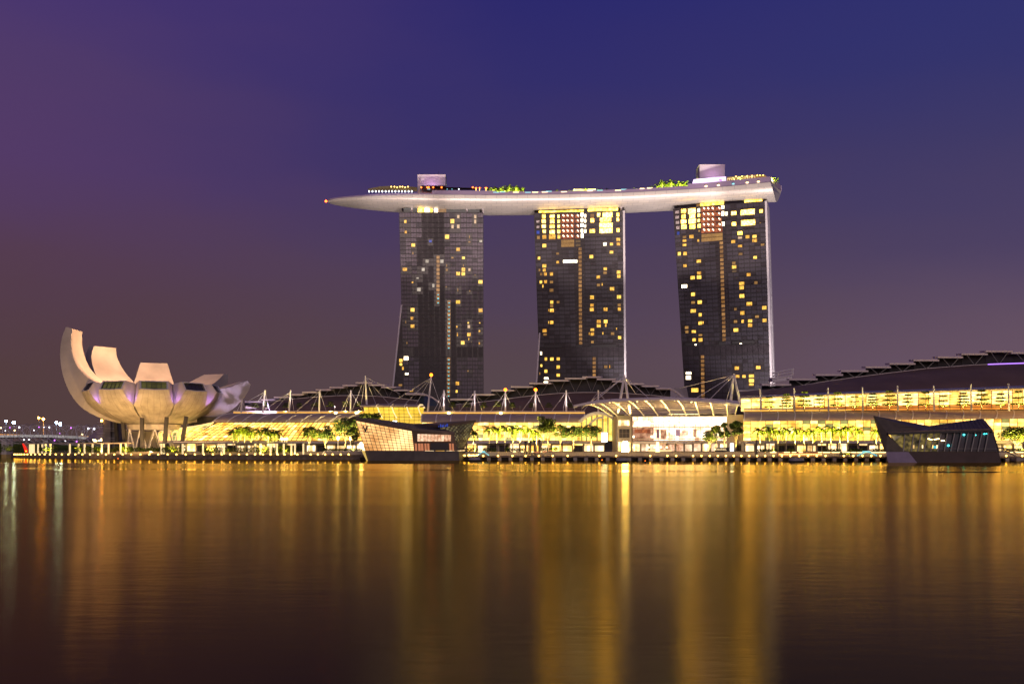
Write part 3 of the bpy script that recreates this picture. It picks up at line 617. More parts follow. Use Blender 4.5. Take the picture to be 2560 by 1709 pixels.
def deck_pavilions():
    # low curved club roof with strings of lights, left
    t = thing('deck_restaurant', 'low curved restaurant roof with warm lights left of the plant room', 'restaurant', on_deck(985, 475, 6))
    top = [(895, 475), (920, 470), (950, 464), (985, 462.5), (1020, 464), (1043, 466)]
    rows = [[on_deck(x, y, d) for x, y in top] for d in (5, 16)]
    MB().grid(rows).grid([[p-Vector((0, 0, .5)) for p in r] for r in rows]).build('roof', M['plate'], t)
    ws = MB()
    for (x0, y0), (x1, y1) in zip(top[1:], top[2:]): ws.quad(on_deck(x0, 479, 9), on_deck(x1, 479, 9), on_deck(x1, y1+2, 9), on_deck(x0, y0+2, 9))
    ws.build('glass_front', M['win_d'], t)
    for x in (978, 986, 993, 1000, 1006, 1013, 1020): MB().ball(on_deck(x, 467+1.5*(x % 2), 5), .45).build('bulb', M['lamp'], t)
    for i in range(14):
        o = MB().ball(on_deck(923+8.2*i, 478.5, .2), .5, 1.5).build('parapet_light', M['screen'])
        tag(o, 'small white light, %s along the deck edge below the restaurant roof' % ORD[i], 'light', 'white lights along the deck edge')
    t = thing('deck_restaurant', 'dark flat canopy with red lights right of the left plant room', 'restaurant', on_deck(1150, 470, 6))
    rows = [[on_deck(x, y, d) for x, y in ((1052, 464), (1100, 464), (1150, 465), (1175, 467), (1190, 470))] for d in (4, 14)]
    MB().grid(rows).grid([[p-Vector((0, 0, .5)) for p in r] for r in rows]).build('roof', M['endwall'], t)
    MB().quad(on_deck(1056, 475, 9), on_deck(1190, 475, 9), on_deck(1186, 470, 9), on_deck(1056, 466, 9)).build('glass_front', M['dark'], t)
    for x in (1053, 1068, 1072, 1083, 1104, 1182): MB().ball(on_deck(x, 468.5, 3.8), .6).build('bulb', M['lampr'], t)
    for x in (1070, 1074, 1118, 1130, 1147): MB().ball(on_deck(x, 473, 3.8), .45).build('bulb', M['screen'] if x % 2 else M['teal'], t)
    for i, x in enumerate((1190, 1199, 1215)):
        t = thing('sun_umbrella', '%s red lit umbrella by the palms on the rooftop deck' % ORD[i], 'umbrella', on_deck(x, 479, 3), 'red lit umbrellas on the deck')
        p = on_deck(x, 478, 3)
        MB().tube(p, p+Vector((0, 0, 3)), .12).build('pole', M['lamp'], t)
        c = MB(); ring = [p+Vector((1.6*math.cos(a*math.pi/4), 1.6*math.sin(a*math.pi/4), 2.5)) for a in range(8)]
        for a in range(8): c.quad(ring[a], ring[(a+1) % 8], p+Vector((0, 0, 3.3)))
        c.build('canopy', M['lampr'] if False else material('umbrella_cloth', (.5, .06, .02), .7, emit=(1, .12, .02), estr=.7), t)
    # right: white club with violet light, then a curved lit roof
    t = thing('deck_club', 'white rounded club room with violet windows below the right plant room', 'club', on_deck(1780, 450, 5))
    top = [(1727, 449), (1733, 447), (1750, 445), (1780, 442.5), (1815, 440.5)]
    rows = [[on_deck(x, y, d) for x, y in top] for d in (3, 12)]
    MB().grid(rows).grid([[p-Vector((0, 0, .8)) for p in r] for r in rows]).build('roof', M['white'], t)
    MB().quad(on_deck(1730, 461, 4), on_deck(1815, 456, 4), on_deck(1815, 441.5, 4), on_deck(1780, 443.5, 4), on_deck(1734, 448.5, 4)).build('glass_front', material('club_glow', (.6, .5, .7), emit=(.85, .62, 1), estr=1.5), t)
    for x, w in ((1743, 9), (1771, 4), (1781, 5), (1801, 7)):
        MB().quad(on_deck(x-w/2, 459.5-(x-1743)*.06, 3.9), on_deck(x+w/2, 459.3-(x-1743)*.06, 3.9), on_deck(x+w/2, 451-(x-1743)*.06, 3.9), on_deck(x-w/2, 451-(x-1743)*.06, 3.9)).build('window', M['violet'] if x > 1750 else M['teal'], t)
    t = thing('deck_restaurant', 'curved roof over warm lit booths at the right end of the deck', 'restaurant', on_deck(1880, 445, 5))
    top = [(1817, 441), (1840, 439), (1870, 436.5), (1895, 434.5), (1912, 435.5), (1922, 440), (1926, 446)]
    rows = [[on_deck(x, y, d) for x, y in top] for d in (2, 14)]
    MB().grid(rows).grid([[p-Vector((0, 0, .6)) for p in r] for r in rows]).build('roof', M['plate'], t)
    MB().quad(on_deck(1818, 455, 7), on_deck(1922, 446, 7), on_deck(1912, 437.5, 7), on_deck(1895, 436.5, 7), on_deck(1818, 443, 7)).build('glass_front', M['win_o'], t)
    for i, x in enumerate((1821, 1827, 1833, 1848, 1866, 1876, 1884)):
        p = on_deck(x, 451.5-(x-1821)*.09, 2.5); fr = MB()
        for d in (-.9, .9): fr.box(p.x+d-.15, p.x+d+.15, p.y, p.y+.3, p.z-1.6, p.z+1.4)
        fr.box(p.x-1.05, p.x+1.05, p.y, p.y+.3, p.z+1.4, p.z+1.7); fr.build('booth_frame', M['column'], t)
    for x in (1840, 1855, 1868, 1880, 1893, 1900, 1908): MB().ball(on_deck(x, 441.5-(x-1840)*.05, 2), .4).build('bulb', M['lamp'], t)
    for i, (x, y, mm) in enumerate(((1765, 465.5, 'strip'), (1796, 463, 'strip'), (1833, 459.5, 'teal'), (1868, 456.5, 'strip'), (1896, 454.2, 'strip'))):
        o = MB().ball(on_deck(x, y, .15), 1.1, .55, 10).build('parapet_light', M[mm]); tag(o, 'oval parapet light, %s from the left below the club and booths' % ORD[i], 'light', 'oval parapet lights at the right end')
    # pool edge lights along the middle
    for i, (x, y) in enumerate(((1240, 482), (1256, 481), (1290, 481.5), (1320, 482), (1338, 481.5), (1362, 481), (1372, 479.5), (1410, 480.5), (1475, 478), (1500, 477), (1545, 477), (1560, 474.5), (1607, 472.5), (1625, 471))):
        o = MB().box(*[c for c in (lambda p: (p.x-2.2, p.x+2.2, p.y-.2, p.y+.2, p.z-.25, p.z+.25))(on_deck(x, y-1, .3))]).build('pool_light', M['teal'] if int(x) % 4 == 0 else M['strip'])
        tag(o, 'thin light strip, %s from the left on the deck pool edge' % ORD[i], 'light', 'pool edge lights')
    o = MB().box(*(lambda p: (p.x, p.x+17, p.y, p.y+3, p.z-.6, p.z+1.2))(on_deck(1434, 476.5, 4))).build('pool_bar', M['column']); tag(o, 'long low white lit bar counter among small palms on the deck', 'bar')
deck_pavilions()
# ------------------------------------------------------------------ lotus shaped museum
def museum():
    YC = 455.0; CX = X(385, YC)
    root = thing('museum', 'lotus shaped pale museum with ten upright petals on dark slanted columns', 'museum', (CX, YC, 3))
    C = Vector((CX, YC, 0)); WEDGE = math.tan(R(18))
    VIEW = math.degrees(math.atan2(-CX, YC))
    def petal(phi, outer, inner, wtip, rj, cap, n=16):
        """outer / inner: (r, z) curves from the hub to the tip; wtip: width at the tip; rj: radius where neighbours part"""
        a = R(phi+VIEW); d = Vector((math.sin(a), -math.cos(a), 0)); tn = Vector((math.cos(a), math.sin(a), 0))
        def samp(c, t):
            k = t*(len(c)-1); i = min(int(k), len(c)-2); k -= i
            g = lambda j: c[max(0, min(len(c)-1, j))]
            out = []
            for ax in (0, 1):
                p0, p1, p2, p3 = g(i-1)[ax], g(i)[ax], g(i+1)[ax], g(i+2)[ax]
                out.append(.5*((2*p1)+(-p0+p2)*k+(2*p0-5*p1+4*p2-p3)*k*k+(-p0+3*p1-3*p2+p3)*k**3))
            return out
        def hw(r, s):
            j = rj*WEDGE
            if r <= rj and s < .55: return r*WEDGE*.985
            return None
        rows = []; s0 = None; so = []
        for i in range(n+1):
            s = i/n; ro, zo = samp(outer, s); ri, zi = samp(inner, s)
            so.append((s, ro, zo, ri, zi))
        # where the outer curve passes rj
        sj = next((s for s, ro, zo, ri, zi in so if ro > rj), .99)
        for s, ro, zo, ri, zi in so:
            if s < sj: wo = ro*WEDGE*.955
            else:
                t = (s-sj)/(1-sj); wo = ease(rj*WEDGE, wtip*.5, t)
            wi = min(wo, ri*WEDGE*.985)
            m = []
            for (r, z, w) in ((ro, zo, wo), (ri, zi, wi)):
                m.append([C+d*r-tn*w+Vector((0, 0, z)), C+d*r+Vector((0, 0, z)), C+d*r+tn*w+Vector((0, 0, z))])
            # outer face slightly convex
            m[0][1] += (d*.5-Vector((0, 0, .35)))*min(1, wo/5)
            rows.append(m)
        b = MB(); b.grid([m[0] for m in rows]); po = b.build('petal', M['frp_panels'], root, smooth=True)
        uvl = po.data.uv_layers.new(name='UVMap')
        for p in po.data.polygons:
            for li in p.loop_indices:
                r_, c_ = divmod(po.data.loops[li].vertex_index, 3); uvl.data[li].uv = (r_*2.6, c_*7.8)
        b = MB(); b.grid([[m[1][2], m[1][1], m[1][0]] for m in rows]); b.build('petal_top', M['frp'], po, smooth=True)
        b = MB(); b.grid([[m[1][0], m[0][0]] for m in rows]); b.grid([[m[0][2], m[1][2]] for m in rows]); b.build('petal_side', M['frp'], po)
        lo, hi = rows[-1]
        if not cap:
            MB().quad(lo[0], lo[1], lo[2], hi[2], hi[1], hi[0]).build('petal_tip', M['frp'], po); return
        # framed skylight in the end of the petal
        def q(u, v): return (lo[0].lerp(lo[2], u)).lerp(hi[0].lerp(hi[2], u), v)-(Vector((0, 0, .35))*(1-abs(2*u-1))*(1-v))
        fw = .06; fr = MB(); N_ = 6
        for i in range(N_):
            u0, u1 = i/N_, (i+1)/N_
            fr.quad(q(u0, 0), q(u1, 0), q(u1, .1), q(u0, .1)); fr.quad(q(u0, .9), q(u1, .9), q(u1, 1), q(u0, 1))
        for u0, u1 in ((0, fw), (1-fw, 1)): fr.quad(q(u0, .1), q(u1, .1), q(u1, .9), q(u0, .9))
        fr.build('skylight_frame', M['white'], po)
        ins = -(d*.8+Vector((0, 0, .2)))
        for i in range(5):
            u0, u1 = fw+(1-2*fw)*i/5, fw+(1-2*fw)*(i+1)/5
            e = .008
            MB().quad(q(u0+e, .1)+ins, q(u1-e, .1)+ins, q(u1-e, .9)+ins, q(u0+e, .9)+ins).build('skylight_pane', M['museum_win'] if cap == 2 else M['pane_dark'], po)
            MB().beam(q(u0, .1)+ins*.9, q(u0, .9)+ins*.9, .25).build('skylight_bar', M['dark'], po)
        MB().beam(q(fw, .72)+ins*.85, q(1-fw, .72)+ins*.85, .22).build('skylight_bar', M['dark'], po)
        rv = MB()
        for (u0, v0), (u1, v1) in (((fw, .1), (1-fw, .1)), ((1-fw, .1), (1-fw, .9)), ((1-fw, .9), (fw, .9)), ((fw, .9), (fw, .1))):
            rv.quad(q(u0, v0), q(u1, v1), q(u1, v1)+ins, q(u0, v0)+ins)
        rv.build('skylight_reveal', M['grey'], po)
    ell = lambda rx, rz, zc, t1, n=9, r0=5: [(max(r0, rx*math.sin(R(t))), zc-rz*math.cos(R(t))) for t in [8+(t1-8)*i/n for i in range(n+1)]]
    low_o = ell(31.4, 19.6, 34.6, 79); low_i = [(7, 30.5), (12, 31.2), (19, 32.4), (23.5, 33.6), (28.4, 34.7)]
    for phi, cap in ((0, 2), (-36, 2), (36, 1), (-72, 1), (72, 1)):
        petal(phi, low_o, low_i, 12.0, 26, cap)
    petal(-108, [(5, 15.2), (13, 16.2), (22, 18.6), (30, 23.4), (35.5, 30), (39, 38), (40.6, 46), (40.6, 54), (38.6, 61.2)], [(7, 30.5), (15, 31.8), (23, 34.5), (28.4, 38), (32.4, 42.4), (34.9, 48), (36, 54), (35.7, 60.4)], 11.5, 28, 0, 22)
    petal(-144, [(5, 15.2), (14, 16.5), (25, 19.5), (34, 25), (40, 32), (44, 40), (45.5, 48), (43, 55.2)], [(7, 31.5), (17, 32.8), (25, 35.4), (31, 39), (36, 44), (39.2, 50), (38.6, 54.8)], 11.8, 31, 0, 20)
    petal(180, [(5, 15.2), (14, 16.5), (25, 19.5), (34, 25), (40, 32), (43, 40), (43.5, 48.6)], [(7, 31.5), (17, 32.8), (25, 35.2), (31, 38.6), (36, 43.4), (39, 48.2)], 12.8, 31, 0, 20)
    petal(144, [(5, 15.2), (14, 16.5), (25, 19.5), (36, 25), (45, 31), (51, 37), (55, 43.6)], [(7, 31.5), (17, 32.4), (25, 34.2), (34, 36.6), (43, 40), (50, 43.3)], 11.5, 31, 0, 18)
    petal(108, [(5, 15.2), (14, 16.4), (25, 19), (33, 22.6), (39, 27.2), (43.4, 32), (46, 36.4)], [(7, 31.5), (17, 31.8), (25, 32.6), (32, 34), (38, 36), (44, 38.2)], 10, 31, 0, 18)
    # base drum, lattice legs and slanted columns
    b = MB(); ring = lambda r, z, n=24: [C+Vector((r*math.cos(2*math.pi*i/n), r*math.sin(2*math.pi*i/n), z)) for i in range(n)]
    b.grid([ring(11.6, 13.2), ring(12.2, 15.8), ring(4, 16.2)], closed=True); b.quad(*ring(11.6, 13.2)); b.build('base_drum', M['frp'], root)
    for i in range(12):
        a0 = 2*math.pi*(i+.25)/12
        for s in (-1, 1):
            a1 = a0+s*.26
            MB().tube(C+Vector((12*math.cos(a0), 12*math.sin(a0), 3)), C+Vector((12.5*math.cos(a1), 12.5*math.sin(a1), 13.4)), .36, n=6).build('lattice_leg', M['white'], root)
    for x0, y0, x1, y1, Y in ((290, 1058, 293, 1112, 470), (307, 1052, 314, 1114, 448), (355, 1050, 356, 1121, 432), (417, 1048, 410, 1116, 434), (466, 1046, 452, 1116, 440), (478, 1064, 468, 1116, 462)):
        MB().beam(W(x0, y0-6, Y), W(x1, 1127, Y), 1.5).build('column', M['dark'], root)
    for x, Y in ((375, 470), (330, 475)):
        MB().box(X(x, Y)-3, X(x, Y)+3, Y, Y+5, 3, 13).build('core_wall', M['frp'], root)
    # floodlights of the museum
    spot('floodlight', C+Vector((0, -3, 36)), C+Vector((-16, 30, 44)), 165000, (1, .54, .27), 165, .5, 1.5)
    spot('floodlight', C+Vector((-4, 4, 36)), C+Vector((-30, 10, 46)), 24000, (1, .56, .34), 120, .8, 1.5)
    for dx, dy, p in ((-28, -46, 48000), (6, -48, 52000), (42, -38, 46000)):
        spot('floodlight', C+Vector((dx, dy, 3.3)), C+Vector((dx*.45, -18, 24)), p, (1, .56, .18), 100, .9, .8)
    spot('floodlight', Vector((-110, 446, 22)), C+Vector((32, 22, 27)), 50000, (.68, .52, 1), 66, .8, .8)
    spot('drum_light', C+Vector((9, -27, 3.3)), C+Vector((0, 0, 14)), 9000, (1, .58, .25), 120, .9, .4)
    for ph in (-54, -18, 18, 54):
        a = R(ph+VIEW); d = Vector((math.sin(a), -math.cos(a), 0))
        spot('groove_light', C+d*31+Vector((0, 0, 26)), C+d*22+Vector((0, 0, 33)), 900, (.5, .22, 1), 150, .9, .3)
M['museum_win'] = lit('museum_pane', (.16, .14, .03), (.30, .27, .06), .2, .5, .3, objrand=.7)
museum()

# ------------------------------------------------------------------ shopping mall along the water
def planeq(pts):
    """bilinear patch through four (px, py, Y) corners: lower left, lower right, upper right, upper left"""
    a, b, c, d = [W(*p) for p in pts]
    return lambda u, v: a.lerp(b, u).lerp(d.lerp(c, u), v)
def lattice(root, pts, nx, ny, mat, w=.22, name='pane', mname='mullions', skip=None, dx=1, dy=1):
    f = planeq(pts); panes(root, f, nx, ny, mat, name=name, skip=skip); mullions(root, f, nx, ny, w, M['mullion'], name=mname, dx=dx, dy=dy)
def pick(*ms):
    rr = random.Random(len(ms)*7+1)
    return lambda i, j: M[rr.choice(ms)]
def louvre_roof(root, x0, x1, ytop, ybot, Yt, Yb, n, leans=0.0, bow=3.0):
    """curved sun shade: one panel between each pair of ribs"""
    def pt(px, t, out=0.0):
        yt = ytop(px); yb = ybot(px); Y = Yt+(Yb-Yt)*math.sin(t*math.pi/2)-out
        z = ease(Z(yt, Yt), Z(yb, Yb), 1-math.cos(t*math.pi/2)); p = px+leans*t
        return Vector((X(p, ease(Yt, Yb, t)), Y, z))
    for i in range(n):
        a = x0+(x1-x0)*i/n; b = x0+(x1-x0)*(i+1)/n; e = (b-a)*.035
        rows = [[pt(a+e, j/7), pt(b-e, j/7)] for j in range(8)]
        m = MB()
        for r0, r1 in zip(rows, rows[1:]):     # lapped blades, each tipped a little
            tip = Vector((0, -.18, -.05)); m.quad(r1[0]+tip, r1[1]+tip, r0[1], r0[0]); m.quad(r1[0], r1[1], r1[1]+tip, r1[0]+tip)
        m.build('shade_panel', M['louvre'], root)
    for i in range(n+1):
        a = x0+(x1-x0)*i/n
        MB().path([pt(a, j/6, .3) for j in range(7)], .28, 4).build('rib', M['steel'], root)
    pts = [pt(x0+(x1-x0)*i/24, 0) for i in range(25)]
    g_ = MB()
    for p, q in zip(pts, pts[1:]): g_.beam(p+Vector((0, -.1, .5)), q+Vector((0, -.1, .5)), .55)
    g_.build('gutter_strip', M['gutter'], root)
    g_ = MB()
    for p, q in zip(pts, pts[1:]): g_.beam(p+Vector((0, .2, 1.1)), q+Vector((0, .2, 1.1)), .45)
    g_.build('gutter', M['plate'], root)
def shopfronts(root, x0, x1, Y, yb=1127.5, yt=1108, n=10, mats=('shop',), seed=1):
    rr = random.Random(seed); z0, z1 = Z(yb, Y), Z(yt, Y)
    MB().box(X(x0, Y), X(x1, Y), Y+1.2, Y+6, z0, z1).build('shop_wall', M['stone'], root)
    for i in range(n):
        a = x0+(x1-x0)*i/n; b = x0+(x1-x0)*(i+1)/n; m = M[rr.choice(mats)]
        k = rr.choice((2, 3)); zz = ease(z0, z1, .70+.05*rr.random())
        for j in range(k):
            p, q = X(a+(b-a)*(.08+.84*j/k), Y), X(a+(b-a)*(.08+.84*(j+1)/k)-.35, Y)
            MB().box(p, q, Y+.8, Y+1.1, z0+.05, zz).build('shop_window', m, root)
        if rr.random() < .75: MB().box(X(a+(b-a)*.12, Y), X(a+(b-a)*.9, Y), Y+.7, Y+1.0, zz+.25, z1-.2).build('shop_sign', M[rr.choice(('shop', 'mall2', 'stone', 'shop'))], root)
        MB().box(X(a, Y)-.35, X(a, Y)+.35, Y, Y+.69, z0, z1).build('shop_pier', M['stone'], root)
    zc = Z(1108, Y)
    MB().box(X(x0, Y), X(x1, Y), Y-3.5, Y+.5, zc+.01, zc+.9).build('shop_canopy', M['plate'], root)
def mall_left():
    root = thing('mall_wing', 'long glass mall wing with curved grey sunshade roof right of the museum', 'mall wing', W(690, 1127, 440), 'glass wings of the waterfront mall')
    louvre_roof(root, 584, 912, lambda p: 1033.5, lambda p: 1054.5, 452, 440, 9, leans=-52)
    gl = [(470, 1101, 440), (912, 1101, 440), (912, 1055, 440), (536, 1055, 440)]
    # barrel of glass: bows outwards and leans back at the left end
    def f(u, v):
        p = planeq(gl)(u, v); p.y += 7*v*v-2; return p
    panes(root, f, 34, 7, pick('mall', 'mall', 'mall2', 'mall'), gap=.09); mullions(root, f, 34, 7, .17, M['mullion'])
    # glass end that turns away behind the museum
    def f2(u, v):
        a = W(400+70*u, 1101, 470-30*u); b = W(432+104*u, 1080-25*u, 474-33*u); p = a.lerp(b, v); return p+Vector((-2.5, -2, 2.2))*(math.sin(v*3.1)*(1-u**3))
    panes(root, f2, 9, 6, pick('mall', 'mallg', 'mall'), gap=.08); mullions(root, f2, 9, 6, .2, M['column'])
    rows = [[W(584, 1033.5, 452), W(556, 1040, 448), W(536, 1053, 441)], [W(584, 1034.5, 456), W(552, 1049, 450), W(528, 1053, 446)]]
    MB().grid(rows).build('hip_roof', M['louvre'], root)
    MB().prism([W(395, 1108, 439.5), W(912, 1108, 439.5), W(912, 1101, 439.5), W(395, 1101, 439.5)], (0, 8, 0)).build('band', M['concrete'], root)
    shopfronts(root, 440, 915, 441, n=19, mats=('shop', 'shop', 'mall2', 'pane_low'), seed=2)
    MB().box(X(470, 460), X(912, 460), 462, 470, 3, Z(1040, 455)).build('back_wall', M['dark'], root)
def atrium():
    root = thing('glass_atrium', 'tall yellow lit glass atrium with curved eave behind the glass pavilion', 'atrium', W(985, 1127, 440))
    lattice(root, [(914, 1067, 445), (1060, 1067, 445), (1060, 1017.5, 447), (909, 1017.5, 447)], 12, 6, M['gold'], .16)
    lattice(root, [(914, 1101, 438), (1060, 1101, 438), (1058, 1067, 441), (914, 1067, 441)], 14, 4, pick('mall', 'mall2'), .16)
    rows = [[W(x, 1016.5-d*(.7+.3*math.sin((x-905)/155*3.14)), Y) for x in range(900, 1062, 10)] for d, Y in ((0, 440), (3.5, 440.5), (6.5, 443), (7.2, 452))]
    MB().grid(rows).build('eave', M['louvre'], root)
    MB().quad(*[W(x, y, Y) for x, y, Y in ((900, 1016.6, 440), (1060, 1016.6, 440), (1060, 1016.6, 452), (900, 1016.6, 452))]).build('soffit', M['gold'], root)
    for x in (948, 984, 1021, 1049):
        MB().path([W(x+8, 1045, 441), W(x, 1030, 441.5), W(x-4, 1017, 440)], .28, 5).build('strut', M['column'], root)
    MB().path([W(1046, 1017, 440), W(1050, 1011.5, 440.5), W(1056, 1012, 442), W(1061, 1019, 444)], .4, 5).build('strut', M['column'], root)
    for x in (940, 977, 1011): MB().path([W(x, 1018, 440), W(x+1, 1013, 440), W(x+6, 1009.5, 441)], .25, 4).build('rib', M['steel'], root)
    o = MB().prism([W(982, 1060, 437), W(992, 1060, 437), W(992, 1051, 437), W(982, 1051, 437)], (0, .5, 0)).build('lit_sign', M['screen'], root)
    MB().prism([W(982, 1061.5, 437), W(992, 1061.5, 437), W(992, 1060, 437), W(982, 1060, 437)], (0, .5, 0)).build('lit_sign', M['lampr'], root)
    MB().box(X(910, 450), X(1062, 450), 455, 470, 3, Z(1018, 450)).build('back_wall', M['dark'], root)
def mall_mid():
    root = thing('mall_wing', 'long glass mall wing with sunshade roof between glass pavilion and plaza', 'mall wing', W(1260, 1127, 430), 'glass wings of the waterfront mall')
    louvre_roof(root, 1058, 1462, lambda p: 1034.5, lambda p: 1055.2, 440, 428, 11, leans=-5)
    lattice(root, [(1055, 1101, 428), (1500, 1101, 428), (1500, 1055.5, 429), (1055, 1055.5, 429)], 32, 6, pick('mall', 'mall', 'mall2', 'mall', 'mall', 'mall2', 'mall', 'mallg'), .15)
    MB().prism([W(1055, 1108, 427.4), W(1512, 1108, 427.4), W(1512, 1101.5, 427.4), W(1055, 1101.5, 427.4)], (0, 8, 0)).build('band', M['stone'], root)
    shopfronts(root, 1060, 1512, 429, n=17, mats=('shop', 'shop', 'mall2', 'pane_low', 'mall'), seed=3)
    # arched end gable of the barrel roof
    arch = [(1449, 1054), (1460, 1044), (1473, 1037), (1486, 1033.5), (1500, 1033), (1514, 1035), (1526, 1040), (1536, 1046), (1540, 1050)]
    MB().path([W(x, y, 424) for x, y in arch], .9, 6).build('arch_rim', M['steel'], root)
    MB().path([W(1472+(x-1449)*.72, 1063-(1054-y)*.95, 423) for x, y in arch[:5]], .5, 5).build('arch_rim', M['steel'], root)
    gb = [W(x, y, 425) for x, y in arch]
    for (a, b), (pa, pb) in zip(zip(arch, arch[1:]), zip(gb, gb[1:])):
        for k in range(3):
            t0, t1 = k/3, (k+.9)/3
            p, q = pa.lerp(pb, t0), pa.lerp(pb, t1)
            MB().prism([Vector((p.x, p.y, Z(1101, 425))), Vector((q.x, q.y, Z(1101, 425))), q, p], (0, .2, 0)).build('pane', M['mall'] if k != 1 else M['mallg'], root)
    MB().box(X(1060, 440), X(1500, 440), 448, 460, 3, Z(1042, 445)).build('back_wall', M['dark'], root)
def plaza_block():
    Y = 408
    root = thing('plaza_building', 'brightly lit plaza front of stone and glass under the big curved canopy', 'plaza building', W(1690, 1127, Y))
    MB().box(X(1543, Y), X(1579, Y), Y, Y+20, 3, Z(1038, Y)).build('stone_block', M['stone'], root)
    MB().box(X(1818, Y), X(1859, Y), Y, Y+20, 3, Z(1036, Y)).build('stone_block', M['stone'], root)
    def win(x0, x1, y0, y1, n, mat, rows=1):
        for i in range(n):
            for j in range(rows):
                a = x0+(x1-x0)*i/n; b = x0+(x1-x0)*(i+1)/n-.5; c = y0+(y1-y0)*j/rows; d = y0+(y1-y0)*(j+1)/rows-.4
                MB().box(X(a, Y), X(b, Y), Y-.25, Y-.05, Z(d, Y), Z(c, Y)).build('window', mat, root)
    win(1546, 1574, 1050, 1064, 4, M['shop']); win(1548, 1574, 1072, 1094, 3, M['pane_low'], 2); win(1546, 1556, 1104, 1127, 2, M['mall2']); win(1570, 1576, 1104, 1127, 1, M['mall2'])
    win(1826, 1834, 1108, 1127, 1, M['screen']); win(1838, 1856, 1112, 1127, 3, M['pane_low']); win(1840, 1852, 1075, 1096, 2, M['stone'])
    def pm(i, j):
        if j >= 6 and i >= 4: return M['plazab']
        if i < 4 and j in (0, 2, 3, 4): return M['plazar']
        return M['plaza']
    lattice(root, [(1581, 1101, Y), (1817, 1101, Y), (1817, 1041, Y), (1581, 1041, Y)], 18, 9, pm, .1)
    for a, b, c, d, mm in ((1641, 1648, 1073, 1095, 'poster'), (1651, 1666, 1073, 1096, 'plazar'), (1689, 1700, 1073, 1090, 'poster'), (1704, 1721, 1076, 1088, 'pav2'), (1733, 1741, 1072, 1092, 'plazar'), (1586, 1625, 1053, 1064, 'plazab'), (1586, 1626, 1072, 1082, 'win_r'), (1586, 1626, 1084, 1094, 'plazar')):
        MB().box(X(a, Y), X(b, Y), Y-.32, Y-.22, Z(d, Y), Z(c, Y)).build('display_panel', M[mm], root)
    for y in (1067.5, 1097.5): MB().box(X(1581, Y), X(1817, Y), Y-.38, Y-.28, Z(y+1, Y), Z(y-1, Y)).build('floor_edge', M['stone'], root)
    for j in range(3): MB().box(X(1640, Y), X(1797, Y), Y-.4+.02*j, Y-.3+.02*j, Z(1046+4*j, Y), Z(1044.6+4*j, Y)).build('ceiling_light', M['screen'] if False else M['strip'], root)
    MB().box(X(1579, Y), X(1818, Y), Y-1.2, Y-.3, Z(1042, Y), Z(1039.5, Y)).build('beam', M['plate'], root)
    shopfronts(root, 1580, 1820, Y, yt=1103, n=11, mats=('plazas', 'plazas', 'shop', 'pav2'), seed=5)
    MB().box(X(1579, Y), X(1818, Y), Y+7, Y+20, 3, Z(1036, Y)).build('back_wall', M['dark'], root)
    # curved balcony glass with lit edge behind the canopy
    MB().path([W(x, 1024+abs(x-1703)**2*.0004, 412) for x in range(1668, 1742, 8)], .3, 5).build('balcony_light', M['strip'], root)
    for x in range(1672, 1740, 13): MB().box(X(x, 411), X(x+11, 411), 411, 411.3, Z(1035.5, 411), Z(1032.5, 411)).build('balcony_light', M['strip'], root)
    MB().path([W(x, 1029, 410.5) for x in range(1612, 1820, 20)], .12, 4).build('hand_rail', M['steel'], root)
    # white boat shaped planter and a lit kiosk in front
    o = MB().grid([[W(1618, 1124, 396), W(1650, 1124, 396), W(1680, 1124, 396)], [W(1622, 1128, 397), W(1650, 1128.5, 397), W(1678, 1128, 397)]]).grid([[W(1618, 1124, 396), W(1650, 1124, 396), W(1680, 1124, 396)], [W(1622, 1124, 400), W(1650, 1124, 402), W(1676, 1124, 400)]]).build('planter', M['column']); tag(o, 'long low white planter in front of the bright plaza glass', 'planter')
    c = W(1644, 1127, 395); o = MB().tube((c.x, c.y, 3), (c.x, c.y, Z(1104, 395)), .9, .55, 10).build('light_column', M['strip']); tag(o, 'glowing white column standing behind the long white planter', 'light column')
